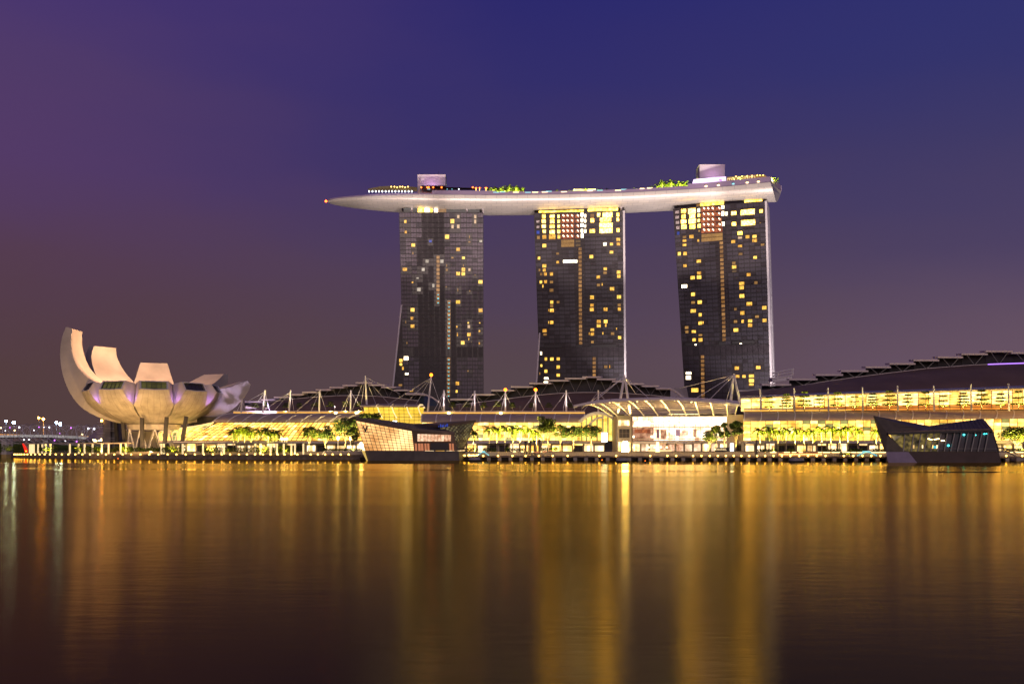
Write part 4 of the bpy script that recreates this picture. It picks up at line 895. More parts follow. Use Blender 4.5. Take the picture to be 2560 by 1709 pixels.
def canopy():
    root = thing('plaza_canopy', 'huge curved louvred canopy lit yellow from below over the plaza', 'canopy', W(1650, 1038, 400))
    tops = [(1434, 1018), (1465, 1012), (1501, 1007.5), (1546, 1004), (1590, 1002), (1633, 1000.5), (1678, 1000.8), (1727, 1003), (1767, 1005.5), (1813, 1010.5), (1852, 1016)]
    bots = [(1530, 1040), (1543, 1039), (1575, 1038.5), (1610, 1038.5), (1645, 1038.3), (1679, 1038), (1716, 1038), (1748, 1037.8), (1784, 1037.5), (1819, 1038), (1838, 1036)]
    def pt(k, t):
        i = min(int(k), len(tops)-2); f = k-i
        a = W(ease(tops[i][0], tops[i+1][0], f), ease(tops[i][1], tops[i+1][1], f), 382)
        b = W(ease(bots[i][0], bots[i+1][0], f), ease(bots[i][1], bots[i+1][1], f), 406)
        p = a.lerp(b, t); return p+Vector((0, 0, 3.2*math.sin(math.pi*t)*(1-.35*t)))
    n = len(tops)-1
    for i in range(n):
        up = Vector((0, 0, .25))
        rows = [[pt(i+.04, t)+up, pt(i+.96, t)+up] for t in (0, .06, .13, .2, .28)]
        MB().grid(rows).grid([[p+Vector((0, 0, .45)) for p in r] for r in rows]).build('canopy_panel', M['plate'], root)
        for t in (.34, .41, .48, .55, .62, .69, .76, .83, .9, .97):
            p, q = pt(i+.02, t)+up, pt(i+.98, t)+up
            MB().prism([p, q, q+Vector((0, 1.3, .75)), p+Vector((0, 1.3, .75))], (0, 0, .12)).build('slat', M['plate'], root)
    for i in range(n+1):
        MB().path([pt(i, t/8) for t in range(9)], .26, 5).build('rib', M['canopy_rib'], root)
    e = MB(); pts = [pt(k/2, 0) for k in range(2*n+1)]
    for p, q in zip(pts, pts[1:]): e.beam(p+Vector((0, -.3, .5)), q+Vector((0, -.3, .5)), .9)
    e.build('front_edge', M['plate'], root)
    for a, b in (((1572, 1011), (1576, 1033)), ((1548, 1020), (1545, 1030))):
        MB().tube(W(*a, 392), W(*b, 400), .45, n=6).build('post', M['column'], root)
    for k, t in ((.9, .2), (1, .25), (2, .3), (2.2, .5), (4, .05), (4.3, .25), (5.2, .2), (6, .22), (7, .02), (7, .1), (9, .05), (9.1, .1)):
        MB().ball(pt(k, t)+Vector((0, -.1, -.4)), .32).build('lamp', M['strip'], root)
    for k in (1.5, 2.5, 3.5, 4.5, 5.5, 6.5, 7.5, 8.5):
        p = pt(k, .62); spot('canopy_light', p+Vector((0, -1, -6.5)), p+Vector((0, -2.5, 4)), 15000, (1, .66, .20), 128, .6, .4)
M['canopy_rib'] = material('canopy_rib', (.75, .68, .55), .5, emit=(1, .70, .32), estr=.10)  # faint emission stands in for the golden light on the ribs
def mall_right():
    root = thing('mall_wing', 'two storey glass mall wing under the big dark roof at right', 'mall wing', W(2250, 1127, 400), 'glass wings of the waterfront mall')
    Yf = lambda p: 405-(p-1860)*.02
    eb = lambda p: lerp_tab([(1845, 998), (1960, 993), (2160, 986), (2560, 974), (2760, 969)], p)
    # upper glass gallery
    def f(u, v):
        px = 1852+u*888; return W(px, ease(1028-(px-1860)*.007, eb(px), v), Yf(px)+4)
    panes(root, f, 34, 7, lambda i, j: M['orange'] if j < 2 and i > 4 else M[('mall2', 'mall', 'mall2')[(i*5+j*3) % 3]], gap=.06); mullions(root, f, 34, 7, .15, M['mullion'])
    sb = [[W(px, eb(px)-d*(.75+(px-1850)/2200), Yf(px)+o) for px in range(1845, 2760, 24)] for d, o in ((0, 3), (3.5, 2.2), (7.5, 2.8), (9.5, 5))]
    MB().grid(sb).build('silver_eave', M['silver'], root)
    for x in range(1862, 2560, 14):
        pass
    louvre_roof(root, 1859, 2740, lambda p: 1029.5-(p-1860)*.0067, lambda p: 1052.5-(p-1860)*.009, 404, 397, 21, leans=0)
    lattice(root, [(1858, 1101, 398), (2740, 1101, 384), (2740, 1044.5, 384), (1858, 1052.5, 398)], 46, 6, pick('mall', 'mall', 'mall2', 'mall', 'mall', 'mall2', 'mall', 'mall2', 'mallg'), .13)
    MB().prism([W(1858, 1108, 397.4), W(2740, 1108, 383.4), W(2740, 1101.5, 383.4), W(1858, 1101.5, 397.4)], (0, 8, 0)).build('band', M['stone'], root)
    shopfronts(root, 1862, 2740, 393, n=34, mats=('shop', 'shop', 'mall2', 'pane_low', 'shop'), seed=8)
    for k in range(31):
        px = 1866+28*k; Y = Yf(px)+3.4; MB().box(X(px, Y), X(px+9+5*(k % 3), Y), Y, Y+.2, Z(eb(px)+4.5, Y), Z(eb(px)+3, Y)).build('ceiling_light', M['strip'], root)
    MB().path([W(x, 1021-(x-1860)*.007, Yf(x)+1) for x in range(1860, 2740, 40)], .12, 4).build('hand_rail', M['dark'], root)
    MB().box(X(1858, 420), X(2760, 420), 418, 440, 3, Z(1000, 420)).build('back_wall', M['dark'], root)
    for i, (x, yt) in enumerate(((1900.6, 972), (1985, 970), (2070, 968.6), (2156, 967), (2243.5, 964), (2334, 963), (2427, 961), (2521, 959), (2620, 957))):
        y0 = Yf(x)
        MB().tube(W(x, yt, y0), W(x+1.5, 1027, y0), .34, .42, 8).build('mast', M['steel'], root)
M['silver'] = material('silver_eave', (.62, .58, .54), .25, metal=.7, var=.15, vscale=.2)
mall_left(); atrium(); mall_mid(); plaza_block(); canopy(); mall_right()

# ------------------------------------------------------------------ big dark roofs with stepped fins
def fin_roof(label, plates, ridge, eave, Yr, Ye, Yp, loc, slant=0, under=None):
    root = thing('curved_roof', label, 'roof', loc, 'dark curved roofs with stepped fins')
    n = 24; x0, x1 = ridge[0][0], ridge[-1][0]; rows = []
    for k in range(7):
        t = k/6; row = []
        for i in range(n+1):
            px = x0+(x1-x0)*i/n; a = W(px, lerp_tab(eave, px), Ye); b = W(px, lerp_tab(ridge, px), Yr)
            p = a.lerp(b, t); row.append(p+Vector((0, 0, 1.5*math.sin(math.pi*t))))
        rows.append(row)
    MB().grid(rows).build('roof_shell', M['roof'], root, smooth=True)
    rb = MB(); pts = rows[-1]
    for p, q in zip(pts, pts[1:]): rb.beam(p+Vector((0, -.2, .1)), q+Vector((0, -.2, .1)), .26)
    rb.build('ridge_beam', M['plate'], root)
    cl = MB()
    for a, b, y in plates:
        xa, xb = max(a, x0), min(b, x1)
        if xb > xa: cl.quad(W(xa, lerp_tab(ridge, xa), Yr+.6), W(xb, lerp_tab(ridge, xb), Yr+.6), W(xb, y+1, Yp+2), W(xa, y+1, Yp+2))
    cl.build('clerestory', M['dark'], root)
    for k, (a, b, y) in enumerate(plates):
        p, q = W(a, y, Yp-4), W(b, y+slant*.15, Yp-4)
        sh = Vector(((slant if b > 0 else 0), 14, 0))
        MB().prism([p, q, q+Vector((1.5, 8, .55)), p+Vector((1, 8, .55))], (0, 0, .75)).build('roof_fin', M['plate'], root)
        m = (a+b)/2
        for e in (a+(b-a)*.2, a+(b-a)*.82):
            MB().tube(W(m, lerp_tab(ridge, m), Yr-.3), W(e, y+.5, Yp-3.5), .12, n=4).build('strut', M['grey'], root)
    return root
pl = [(612, 653, 1006), (652, 687, 1001), (684.5, 722.6, 994.6), (721, 758, 988), (755, 792, 982), (789, 827.5, 976), (823, 860, 970), (856, 893, 965), (889, 930, 958.6), (923, 962, 964), (953, 990, 969.5), (984, 1021, 977), (1014, 1050, 986)]
rl = fin_roof('low dark curved roof with stepped fins behind the left mall wing', pl, [(612, 1014), (660, 1007), (722, 998), (790, 992), (850, 989), (890, 988), (950, 991), (1000, 996), (1050, 1002)], [(612, 1036), (1050, 1036)], 486, 462, 488, W(830, 1036, 470))
f_ = MB().grid([[W(1050, 985, 492), W(1062, 985, 490), W(1078, 990, 486), (W(1094, 1003, 482))], [W(1040, 1014, 480), W(1060, 1014, 478), W(1078, 1014, 476), W(1096, 1014, 476)]]); f_.build('glass_gable', M['crown'], rl)
MB().path([W(1014, 985, 484), W(1046, 985.5, 484), W(1066, 987, 483), W(1082, 994, 481), W(1096, 1004, 479)], .45, 5).build('gable_rim', M['plate'], rl)
MB().prism([W(613, 1031, 470), W(652, 1031, 470), W(680, 1030, 470), W(640, 1019, 470), W(614, 1014, 470)], (0, 1, 0)).build('end_gable', M['endwall'], rl)
pm_ = [(1126, 1183, 1000), (1180, 1236, 988), (1228, 1285, 977.5), (1277, 1332, 968.6), (1323.5, 1378, 960), (1370, 1421.6, 953), (1412, 1465, 947.6), (1455.6, 1503, 944), (1492, 1540, 949.5), (1530.6, 1574, 955), (1567, 1611, 961), (1604, 1648, 966.7), (1639.6, 1676, 972.6)]
rm = fin_roof('wide dark curved roof with stepped fins behind the middle mall wing', pm_, [(1126, 1012), (1180, 1008), (1250, 999), (1323, 990), (1390, 983.5), (1450, 981), (1510, 981), (1569, 983.5), (1640, 989), (1686, 994)], [(1126, 1036), (1690, 1036)], 482, 452, 484, W(1400, 1036, 465))
MB().path([W(1640, 971.5, 480), W(1676, 971.5, 480), W(1690, 979, 479), W(1713, 998, 477)], .5, 5).build('gable_rim', M['plate'], rm)
MB().grid([[W(1676, 972, 482), W(1700, 968, 500), W(1716, 964, 520)], [W(1713, 999, 478), W(1718, 999, 500), W(1722, 999, 520)]]).build('glass_gable', M['stone'], rm)
pr = [(1845, 1904, 979), (1904, 1978, 963), (1973, 2044, 949.5), (2039, 2108, 938.5), (2103, 2171, 929), (2164, 2228, 919.5), (2224, 2289, 911), (2284, 2348, 902.3), (2344, 2408, 894.7), (2404, 2469.6, 887), (2464, 2532, 880), (2528, 2600, 884), (2590, 2660, 890)]
rr_ = fin_roof('biggest dark curved roof with stepped fins over the right mall wing', pr, [(1845, 984), (1904, 978), (1960, 971), (2072, 952), (2200, 935), (2318, 921), (2440, 912), (2560, 908), (2660, 908)], [(1845, 990), (1960, 986), (2160, 979), (2560, 965), (2660, 962)], 446, 411, 449, W(2250, 980, 430), slant=2)
v_ = MB()
for px in range(2470, 2640, 10):
    v_.beam(W(px, lerp_tab([(2440, 912), (2560, 908), (2660, 908)], px)-.6, 445.5), W(px+10, lerp_tab([(2440, 912), (2560, 908), (2660, 908)], px+10)-.6, 445.5), .5)
v_.build('violet_light_strip', M['violet'], rr_)
spot('violet_flood', W(2600, 925, 440), W(2560, 900, 452), 2200, (.5, .18, 1), 120, .9, .5)
# small white footbridge end by the right tower
t = thing('sky_bridge', 'small white tubular bridge end right of the rightmost tower', 'bridge', W(1960, 950, 600))
for dy in (0, 8):
    for y0, y1 in ((933, 925), (940, 932), (947, 941), (955, 951)):
        MB().tube(W(1930, y0, 600+dy), W(1983, y1-3, 600+dy), .45, n=5).build('rail', M['steel'], t)
for x, a, b in ((1980, 921, 947), (1984, 920, 936), (1945, 931, 953)): MB().tube(W(x, a, 600), W(x-2, b, 600), .4, n=5).build('post', M['steel'], t)
MB().prism([W(1930, 953, 600), W(1980, 947, 600), W(1980, 940, 600), W(1930, 943, 600)], (0, 8, 0)).build('deck', M['endwall'], t)
# ------------------------------------------------------------------ masts with cables
def masts():
    Y = 446; grp = 'white cable masts on the mall roof'
    data = [(605, 997, 603, 1031, 0), (662.7, 975, 657, 1031, 0), (726.7, 975, 722.6, 1030, 0), (799, 975, 798, 1030, 0), (877, 975, 876, 1031, 0), (913, 938.6, 917, 1011, 0), (1078, 940, 1069, 1031, 1),
            (1110, 975, 1110, 1031, 0), (1186.6, 976, 1186.5, 1031, 0), (1263.5, 977, 1263.2, 1031, 1), (1339, 977, 1339, 1031, 1), (1415.6, 975, 1415.6, 1031, 0), (1495.7, 975, 1496, 1031, 0)]
    cabs = [[(-14, 34), (12, 34)], [(-48, 30), (-30, 44), (12, 56)], [(-66, 50), (-42, 52), (9, 56)], [(-60, 54), (-20, 50), (18, 56)], [(-25, 54), (-16, 54), (31, 52)], [(-35, 92), (-10, 72), (28, 74), (62, 74), (88, 46)], [(-110, 72), (-70, 74), (-40, 74), (-6, 86), (30, 92)],
            [(-26, 54), (-14, 50), (18, 38), (28, 56)], [(-38, 52), (-12, 56), (20, 54)], [(-40, 54), (-12, 56), (22, 54)], [(-38, 55), (-8, 54), (24, 54)], [(-38, 55), (-8, 54), (24, 54)], [(-40, 56), (-28, 40), (16, 26), (40, 50)]]
    names = ['short white mast at the mall roof end beside the museum petal', 'white mast, second from the museum on the left mall roof', 'white mast, third from the museum on the left mall roof', 'white mast, fourth from the museum on the left mall roof',
             'white mast with inverted V stays just left of the yellow atrium', 'tall white mast rising behind the left end of the yellow atrium', 'tall leaning white mast with red beacon right of the yellow atrium', 'short white mast with inverted V stays under the leaning tall mast',
             'white mast without beacon between leaning mast and red beacons', 'first short white mast with a red beacon on the middle roof', 'second short white mast with a red beacon on the middle roof', 'plain white mast right of the two short beacon masts', 'white mast behind the left tip of the plaza canopy']
    for (x0, y0, x1, y1, red), cb, lab in zip(data, cabs, names):
        t = thing('cable_mast', lab, 'mast', W(x1, y1, Y), grp)
        top, bot = W(x0, y0, Y), W(x1, y1, Y)
        MB().tube(bot, top, .48, .34, 8).build('pole', M['steel'], t)
        for dx, dy in cb: MB().tube(W(x0, y0+4, Y), W(x0+dx, y0+dy, Y+(6 if dx > 0 else -1)), .085, n=4).build('cable', M['steel'], t)
        if red: MB().ball(top+Vector((0, 0, .6)), .75).build('beacon', M['lampo2'], t)
    for ax, ay, legs, cbs, lab in ((1561, 938, ((1550, 1003), (1571, 1003)), ((1490, 1000), (1455, 1020), (1590, 985), (1628, 1000)), 'tall A shaped white mast in front of the middle hotel tower'),
                                   (1835, 934, ((1826, 1008), (1850, 1008)), ((1727, 1003), (1767, 1005), (1813, 1011), (1700, 970)), 'tall A shaped white mast in front of the rightmost hotel tower')):
        t = thing('cable_mast', lab, 'mast', W(ax, 1006, 396), grp)
        for l in legs: MB().tube(W(*l, 396), W(ax, ay, 398), .6, .42, 8).build('leg', M['steel'], t)
        for c in cbs: MB().tube(W(ax, ay+3, 398), W(*c, 390 if c[1] > 999 else 420), .12, n=4).build('cable', M['steel'], t)
M['lampo2'] = material('beacon_orange', (.8, .3, .1), emit=(1, .16, .005), estr=9)
masts()
def roof_lamps():
    for i, (px, py) in enumerate(((839.5, 1031.5), (891, 1031.5), (1122, 1032), (1252, 1032))):
        p = W(px, py, 438); t = thing('roof_lamp', 'bright oval flood lamp, %s from the left on the mall gutter' % ORD[i], 'lamp', p, 'flood lamps on the mall gutter')
        MB().ball(p, .75, .6, 10).build('lamp_head', M['glow'], t); MB().box(p.x-.15, p.x+.15, p.y, p.y+.6, p.z-1, p.z-.45).build('bracket', M['dark'], t)
    for i, px in enumerate((837, 1148, 1300, 1454)):
        p = W(px, 1031, 443); t = thing('roof_post', 'thin grey post with cone head, %s from the left on the mall roof' % ORD[i], 'post', p, 'thin posts on the mall roof')
        MB().tube(p, p+Vector((0, 0, 2.4)), .12, n=5).build('post', M['grey'], t); MB().tube(p+Vector((0, 0, 2.4)), p+Vector((0, 0, 3.0)), .15, .4, 6).build('cone_head', M['grey'], t)
roof_lamps()

# ------------------------------------------------------------------ pavilions on the water
def glass_pavilion():
    root = thing('glass_pavilion', 'faceted glass pavilion lit warm orange with a monogram on its facade', 'pavilion', W(1035, 1150, 368))
    A, B, C, D = W(890, 1051, 367), W(914, 1126, 368), W(1036, 1126, 366), W(1030, 1077, 366)
    E, G = W(1143, 1126, 368), W(1136, 1086, 368); K = W(1035, 1066, 392); I = W(1185, 1056, 392); J = W(1159, 1124, 388); Hh = W(1116, 1062, 392)
    # stone base standing in the water
    bt = [W(911, 1126.5, 366.5), W(1036, 1126.5, 364.5), W(1146, 1126.5, 366.5), W(1165, 1126.5, 390), W(930, 1126.5, 392)]
    bb = [Vector((X(px, y), y, -1)) for px, y in ((919, 366), (1036, 364), (1150, 366), (1162, 389), (935, 391))]
    m = MB()
    for i in range(5): m.quad(bb[i], bb[(i+1) % 5], bt[(i+1) % 5], bt[i])
    m.quad(*bt); m.build('stone_base', M['base'], root)
    MB().prism([W(904, 1126, 365.8), W(911, 1126, 365.8), W(919.5, 1152, 365.5), W(916.5, 1152, 365.5)], (0, 3, 0)).build('lit_edge', M['column2'], root)
    f = lambda u, v: B.lerp(C, u).lerp(A.lerp(D, u), v)
    panes(root, f, 12, 9, M['pav'], gap=.04); mullions(root, f, 12, 9, .17, M['brown'], proud=.2)
    # right hand front: windows above, dark box and curtains below
    q = lambda px, py, o=0: W(px, py, 366.4+o)
    MB().prism([W(1036, 1126, 366.6), E, G, D], (0, .3, 0)).build('front_wall', M['brown'], root)
    for i in range(10):
        a, b = 1044+8.4*i, 1051.6+8.4*i; yt = 1084.4+i*.25
        MB().prism([q(a, 1102.5), q(b, 1102.5), q(b, yt), q(a, yt)], (0, -.25, 0)).build('window', M['pav2'], root)
    MB().prism([q(1077, 1126), q(1121, 1126), q(1121, 1106), q(1077, 1106)], (0, -.6, 0)).build('dark_box', M['dark'], root)
    for a, b in ((1038, 1043), (1046, 1052), (1053, 1059), (1062, 1067), (1069, 1074), (1124, 1129), (1131, 1135)):
        MB().prism([q(a, 1126), q(b, 1126), q(b-1, 1108), q(a-1, 1108)], (0, -.25, 0)).build('curtain', M['curtain'], root)
    # lattice glass wall on the right
    P_ = W(1100, 1069, 380); g = lambda u, v: E.lerp(J, u).lerp(P_.lerp(I, u), v)
    panes(root, g, 4, 3, M['pane_lat'], gap=.03)
    la = MB(); n = 7
    nrm = (J-E).cross(P_-E).normalized()
    for i in range(-n, n+1):
        for s in (1, -1):
            pts = []
            for k in range(9):
                v = k/8; u = (i/n)+(v*.9 if s > 0 else .9-v*.9)
                if 0 <= u <= 1: pts.append(g(u, v)+nrm*.15)
            for a, b in zip(pts, pts[1:]): la.beam(a, b, .32)
    for v in (0, .33, .66, 1): la.beam(g(0, v)+nrm*.15, g(1, v)+nrm*.15, .2)
    la.beam(g(1, 0), g(1, 1), .3); la.build('lattice', M['brown'], root)
    # folded roof
    e = Vector((0, -.35, 0))
    th = Vector((0, 0, 1.0)); T0 = W(887, 1046.5, 367)
    for nm, tri in (('roof_plane', (A+e, D+e, K)), ('roof_plane', (D+e, G+e, K)), ('roof_plane', (W(1100, 1068, 380), I+Vector((.8, 0, 0)), K)), ('roof_plane', (A+e, K, W(925, 1052, 392)))):
        MB().prism([p+Vector((0, 0, .1)) for p in tri], th).build(nm, M['pavroof'], root)
    rs = MB()
    for k in range(1, 16):
        t = k/16; rs.beam(A.lerp(D, t)+th+Vector((0, -.3, .18)), W(925, 1052, 392).lerp(K, t)+th+Vector((0, 0, .18)), .16)
        rs.beam(D.lerp(G, t)+th+Vector((0, -.3, .18)), K.lerp(K, t)+th+Vector((0, 0, .18)), .12)
    rs.build('roof_ribs', M['dark'], root)
    # screen reflections in the roof slope, put in as glowing blue pieces
    for i in range(6):
        c = W(1096+4*i, 1067.5-.3*i, 379); MB().box(c.x, c.x+.22+.2*(i % 3), c.y, c.y+.3, c.z, c.z+.7+.5*(i % 2)).build('blue_reflection', M['win_b'], root)
    bk = MB(); bk.quad(W(930, 1126, 392), J, I, K, W(925, 1052, 392)); bk.quad(A, W(925, 1052, 392), W(930, 1126, 392), B); bk.build('back_wall', M['dark'], root)
    # monogram on the facade
    mg = MB(); nn = (C-B).cross(A-B).normalized()*.5
    def s(x0, y0, x1, y1, w): mg.beam(W(870+x0/6.9, 1000+y0/6.9, 366.6), W(870+x1/6.9, 1000+y1/6.9, 366.6), w)
    s(262, 445, 302, 545, .42); s(348, 445, 304, 545, .2); s(250, 443, 280, 443, .14); s(335, 443, 362, 443, .14)
    s(325, 450, 290, 545, .40); s(275, 549, 366, 549, .18); s(366, 549, 372, 530, .14); s(312, 448, 340, 448, .14)
    mg.build('monogram', M['dark'], root)
M['base'] = material('pavilion_base', (.10, .085, .075), .6, var=.2, vscale=.3)
M['column2'] = material('lit_edge', (.6, .5, .2), emit=(.9, .6, .12), estr=.6)
M['brown'] = material('bronze_frame', (.085, .055, .04), .45, metal=.2)
M['pavroof'] = material('pavilion_roof', (.12, .085, .07), .5, metal=.0, var=.2, vscale=.4)
M['curtain'] = material('curtain', (.4, .2, .12), emit=(1, .34, .14), estr=.45)
M['pane_lat'] = lit('lattice_pane', (.10, .09, .04), (.42, .34, .15), .25, .7, .25, objrand=.3)
glass_pavilion()
def dark_pavilion():
    root = thing('dark_pavilion', 'unlit dark faceted glass pavilion floating in front of the right mall wing', 'pavilion', W(2360, 1155, 316))
    Yf = 316; q = lambda px, py, o=0: W(px, py, Yf+o)
    T, L0, K, R1, R2, R3 = q(2186, 1039, 2), q(2215, 1129), q(2334, 1066, 14), q(2458, 1049, 16), q(2480, 1075, 1), q(2497, 1129)
    bt = [q(2215, 1129), q(2271, 1129, -.5), q(2497, 1129), q(2490, 1129, 20), q(2235, 1129, 20)]
    bb = [Vector((X(px, y), y, -1)) for px, y in ((2222.5, 316.3), (2299, 315.6), (2505, 316), (2496, 336), (2240, 336))]
    m = MB(); m.quad(bb[0], bb[1], bt[1], bt[0]); m.build('base_facet', M['violetstone'], root)
    m = MB()
    for i in (1, 2, 3, 4): m.quad(bb[i], bb[(i+1) % 5], bt[(i+1) % 5], bt[i])
    m.quad(*bt); m.build('stone_base', M['base2'], root)
    # tiled fin on the left
    fin = [q(2186, 1039, 2), q(2334, 1066, 10), q(2321, 1079, 2), q(2219, 1084, 0), q(2236, 1103, -.1), q(2267, 1129, -.3), q(2215, 1129)]
    MB().prism(fin, (0, 1.2, 0)).build('tiled_fin', M['pavtile'], root)
    tl = MB()
    for i in range(1, 17):
        t = i/17; a = q(2186, 1039, 2).lerp(q(2215, 1129), t); 
        xr = 2334-(2334-2219)*min(1, max(0, (t-.3)/.2)) if t < .5 else 2219+48*(t-.5)*2
        b = q(xr, 1118-(a.z-H)*F/Yf if False else 1039+90*t+2, 2 if t < .5 else 0)
        if t > .28: tl.beam(a+Vector((0, -.12, 0)), b+Vector((0, -.12, 0)), .1)
    for i in range(1, 12):
        t = i/12; a = q(2186, 1039, 2).lerp(q(2334, 1066, 10), t)+Vector((0, -.15, 0)); b = q(2222+45*t, 1129-28*(1-t)*0, 0) if t < .45 else q(2219+(2321-2219)*t, 1083-4*t, 1)
        tl.beam(a, b+Vector((0, -.15, 0)), .1)
    tl.build('tile_joints', M['dark'], root)
    MB().prism([q(2219, 1083.5, -.2), q(2321, 1078.5, 0), q(2334, 1066, 12)], (0, .0, .5)).build('roof_plane', M['pavroof2'], root)
    MB().prism([q(2321, 1078.5, 0), q(2480, 1075, 0), R1, K], (0, 0, .5)).build('roof_plane', M['pavroof2'], root)
    tr = MB()
    for i in range(1, 15):
        t = i/15; tr.beam(q(2321, 1078.5, 0).lerp(q(2480, 1075, 0), t)+Vector((0, 0, .58)), K.lerp(R1, t)+Vector((0, 0, .58)), .12)
    for i in range(1, 7):
        t = i/7; tr.beam(q(2321, 1078.5, 0).lerp(K, t)+Vector((0, 0, .58)), q(2480, 1075, 0).lerp(R1, t)+Vector((0, 0, .58)), .12)
    tr.build('roof_joints', M['dark'], root)
    MB().prism([R3, q(2480, 1075, 1), R1, q(2490, 1129, 20)], (.3, 0, 0)).build('side_wall', M['pavtile'], root)
    MB().beam(q(2219, 1083.8, -.4), q(2480, 1076, -.4), .7).build('eave_beam', M['dark'], root)
    # glazing between slanted posts
    tops = [2262, 2285, 2303, 2320, 2336, 2353, 2369, 2387, 2404, 2421, 2438, 2455, 2471]
    bots = [2258, 2277, 2294, 2310, 2326.5, 2343.5, 2360, 2376.5, 2393, 2410.5, 2427.5, 2444.5, 2461, 2478.5]
    tp = [2250, 2268]+tops[1:]+[2484]
    bo = [2250]+bots+[2496]
    for i in range(len(bots)-1):
        a, b = bots[i], bots[i+1]; c, d = tops[min(i, 12)], tops[min(i+1, 12)] if i < 12 else 2484
        mt = M['pane_dark'] if i > 4 else M['pane_lat2']
        MB().prism([q(a, 1128, .3), q(b, 1128, .3), q(d, 1081, .6), q(c, 1081.5, .6)], (0, .15, 0)).build('pane', mt, root)
        MB().beam(q(a, 1128, -.1), q(c, 1079, -.1), .34).build('post', M['grey'], root)
    MB().prism([q(2478.5, 1128, .3), q(2495, 1128, .3), q(2482, 1085, .6), q(2476, 1081, .6)], (0, .15, 0)).build('pane', M['pane_dark'], root)
    MB().prism([q(2236, 1101, .35), q(2262, 1127, .35), q(2262, 1084, .6), q(2226, 1086, .6)], (0, .15, 0)).build('pane', M['pane_lat2'], root)
    MB().beam(q(2270, 1121, -.3), q(2492, 1121, -.3), .12).build('hand_rail', M['grey'], root)
    for px, py, r, mm in ((2410, 1086, .30, 'teal2'), (2371, 1113, .30, 'teal2'), (2439, 1087, .17, 'teal2'), (2461, 1084, .2, 'teal2'), (2466, 1083.5, .18, 'teal2')):
        MB().ball(q(px, py, .1), r).build('teal_lamp', M[mm], root)
    for k, (x0, y0, x1, y1) in enumerate(((2320, 1096, 2331, 1099), (2335, 1098, 2349, 1096), (2353, 1101, 2361, 1101))):
        MB().tube(q(x0, y0, .1), q(x1, y1, .1), .11, n=5).build('light_string', M['glow'], root)
    for x0, x1, y0, y1, mm in ((2283, 1121, 2286, 1112, 'shop'), (2305, 1120, 2308, 1112, 'shop'), (2329, 1120, 2333, 1112, 'mall2'), (2341, 1121, 2345, 1112, 'shop'), (2334, 1120, 2340, 1114, 'win_t'), (2264, 1121, 2282, 1113, 'pane_lat2'), (2311, 1120, 2328, 1114, 'pane_lat2')):
        MB().prism([q(x0, x1, .2), q(y0, x1, .2), q(y0, y1, .2), q(x0, y1, .2)], (0, .08, 0)).build('lit_display', M[mm], root)
    MB().quad(*[q(px, 1127, 12) if k < 2 else q(px, 1076, 12) for k, px in enumerate((2235, 2490, 2476, 2225))]).build('back_wall', M['dark'], root)
    # gangway at the right
    t = thing('gangway', 'curved dark gangway from the promenade to the right side of dark pavilion', 'gangway', W(2520, 1135, 335))
    pts = [W(2497, 1128, 325), W(2515, 1128, 328), W(2526, 1133, 334), W(2542, 1141, 345)]
    for o in (0, 1.1): MB().path([p+Vector((0, 0, o)) for p in pts], .22, 5).build('rail', M['grey'], t)
    MB().box(X(2538, 345), X(2556, 345), 344, 348, .2, Z(1143, 345)).build('landing', M['concrete'], t)
M['violetstone'] = material('lilac_stone', (.30, .25, .36), .6, var=.1, vscale=.4)
M['base2'] = material('dark_base', (.075, .052, .05), .55, var=.15, vscale=.3)
M['pavtile'] = material('slate_tiles', (.10, .082, .064), .5, metal=.0, var=.2, vscale=.5)
M['pavroof2'] = material('bronze_roof_tiles', (.16, .11, .085), .4, metal=.0, var=.4, vscale=.9)
M['teal2'] = material('teal_lamp_glow', (.1, .6, .6), emit=(.05, .8, .8), estr=7)
M['pane_lat2'] = lit('dim_glazing', (.04, .04, .02), (.6, .42, .10), .1, .6, .5, objrand=.1)
dark_pavilion()

# ------------------------------------------------------------------ planting
def frond(kind):
    rr = random.Random(kind); b = MB(); L_ = 2.9; n = 9
    droop = (1.0, 1.5, 2.2)[kind]; rise = (1.3, .75, .15)[kind]
    sp = [Vector((L_*(t:=i/n)*(1-.12*t*t*droop), 0, rise*2*t-droop*1.7*t*t)) for i in range(n+1)]
    b.path(sp, .045, 4, .015)
    for i in range(1, n*2):
        t = i/(n*2); k = t*n; j = min(int(k), n-1); p = sp[j].lerp(sp[j+1], k-j); d = (sp[min(j+1, n)]-sp[j]).normalized()
        ln = .95*math.sin(math.pi*(.12+.83*t))**.6*(.8+.3*rr.random()); w = .27
        for s in (-1, 1):
            tip = p+Vector((0, s*ln*.85, -ln*(.30+.35*rr.random())))+d*ln*.55
            b.quad(p-d*w*.6, p+d*w*.6, tip)
    return b.mesh('frond', M['palm'])
FR = [frond(k) for k in range(3)]
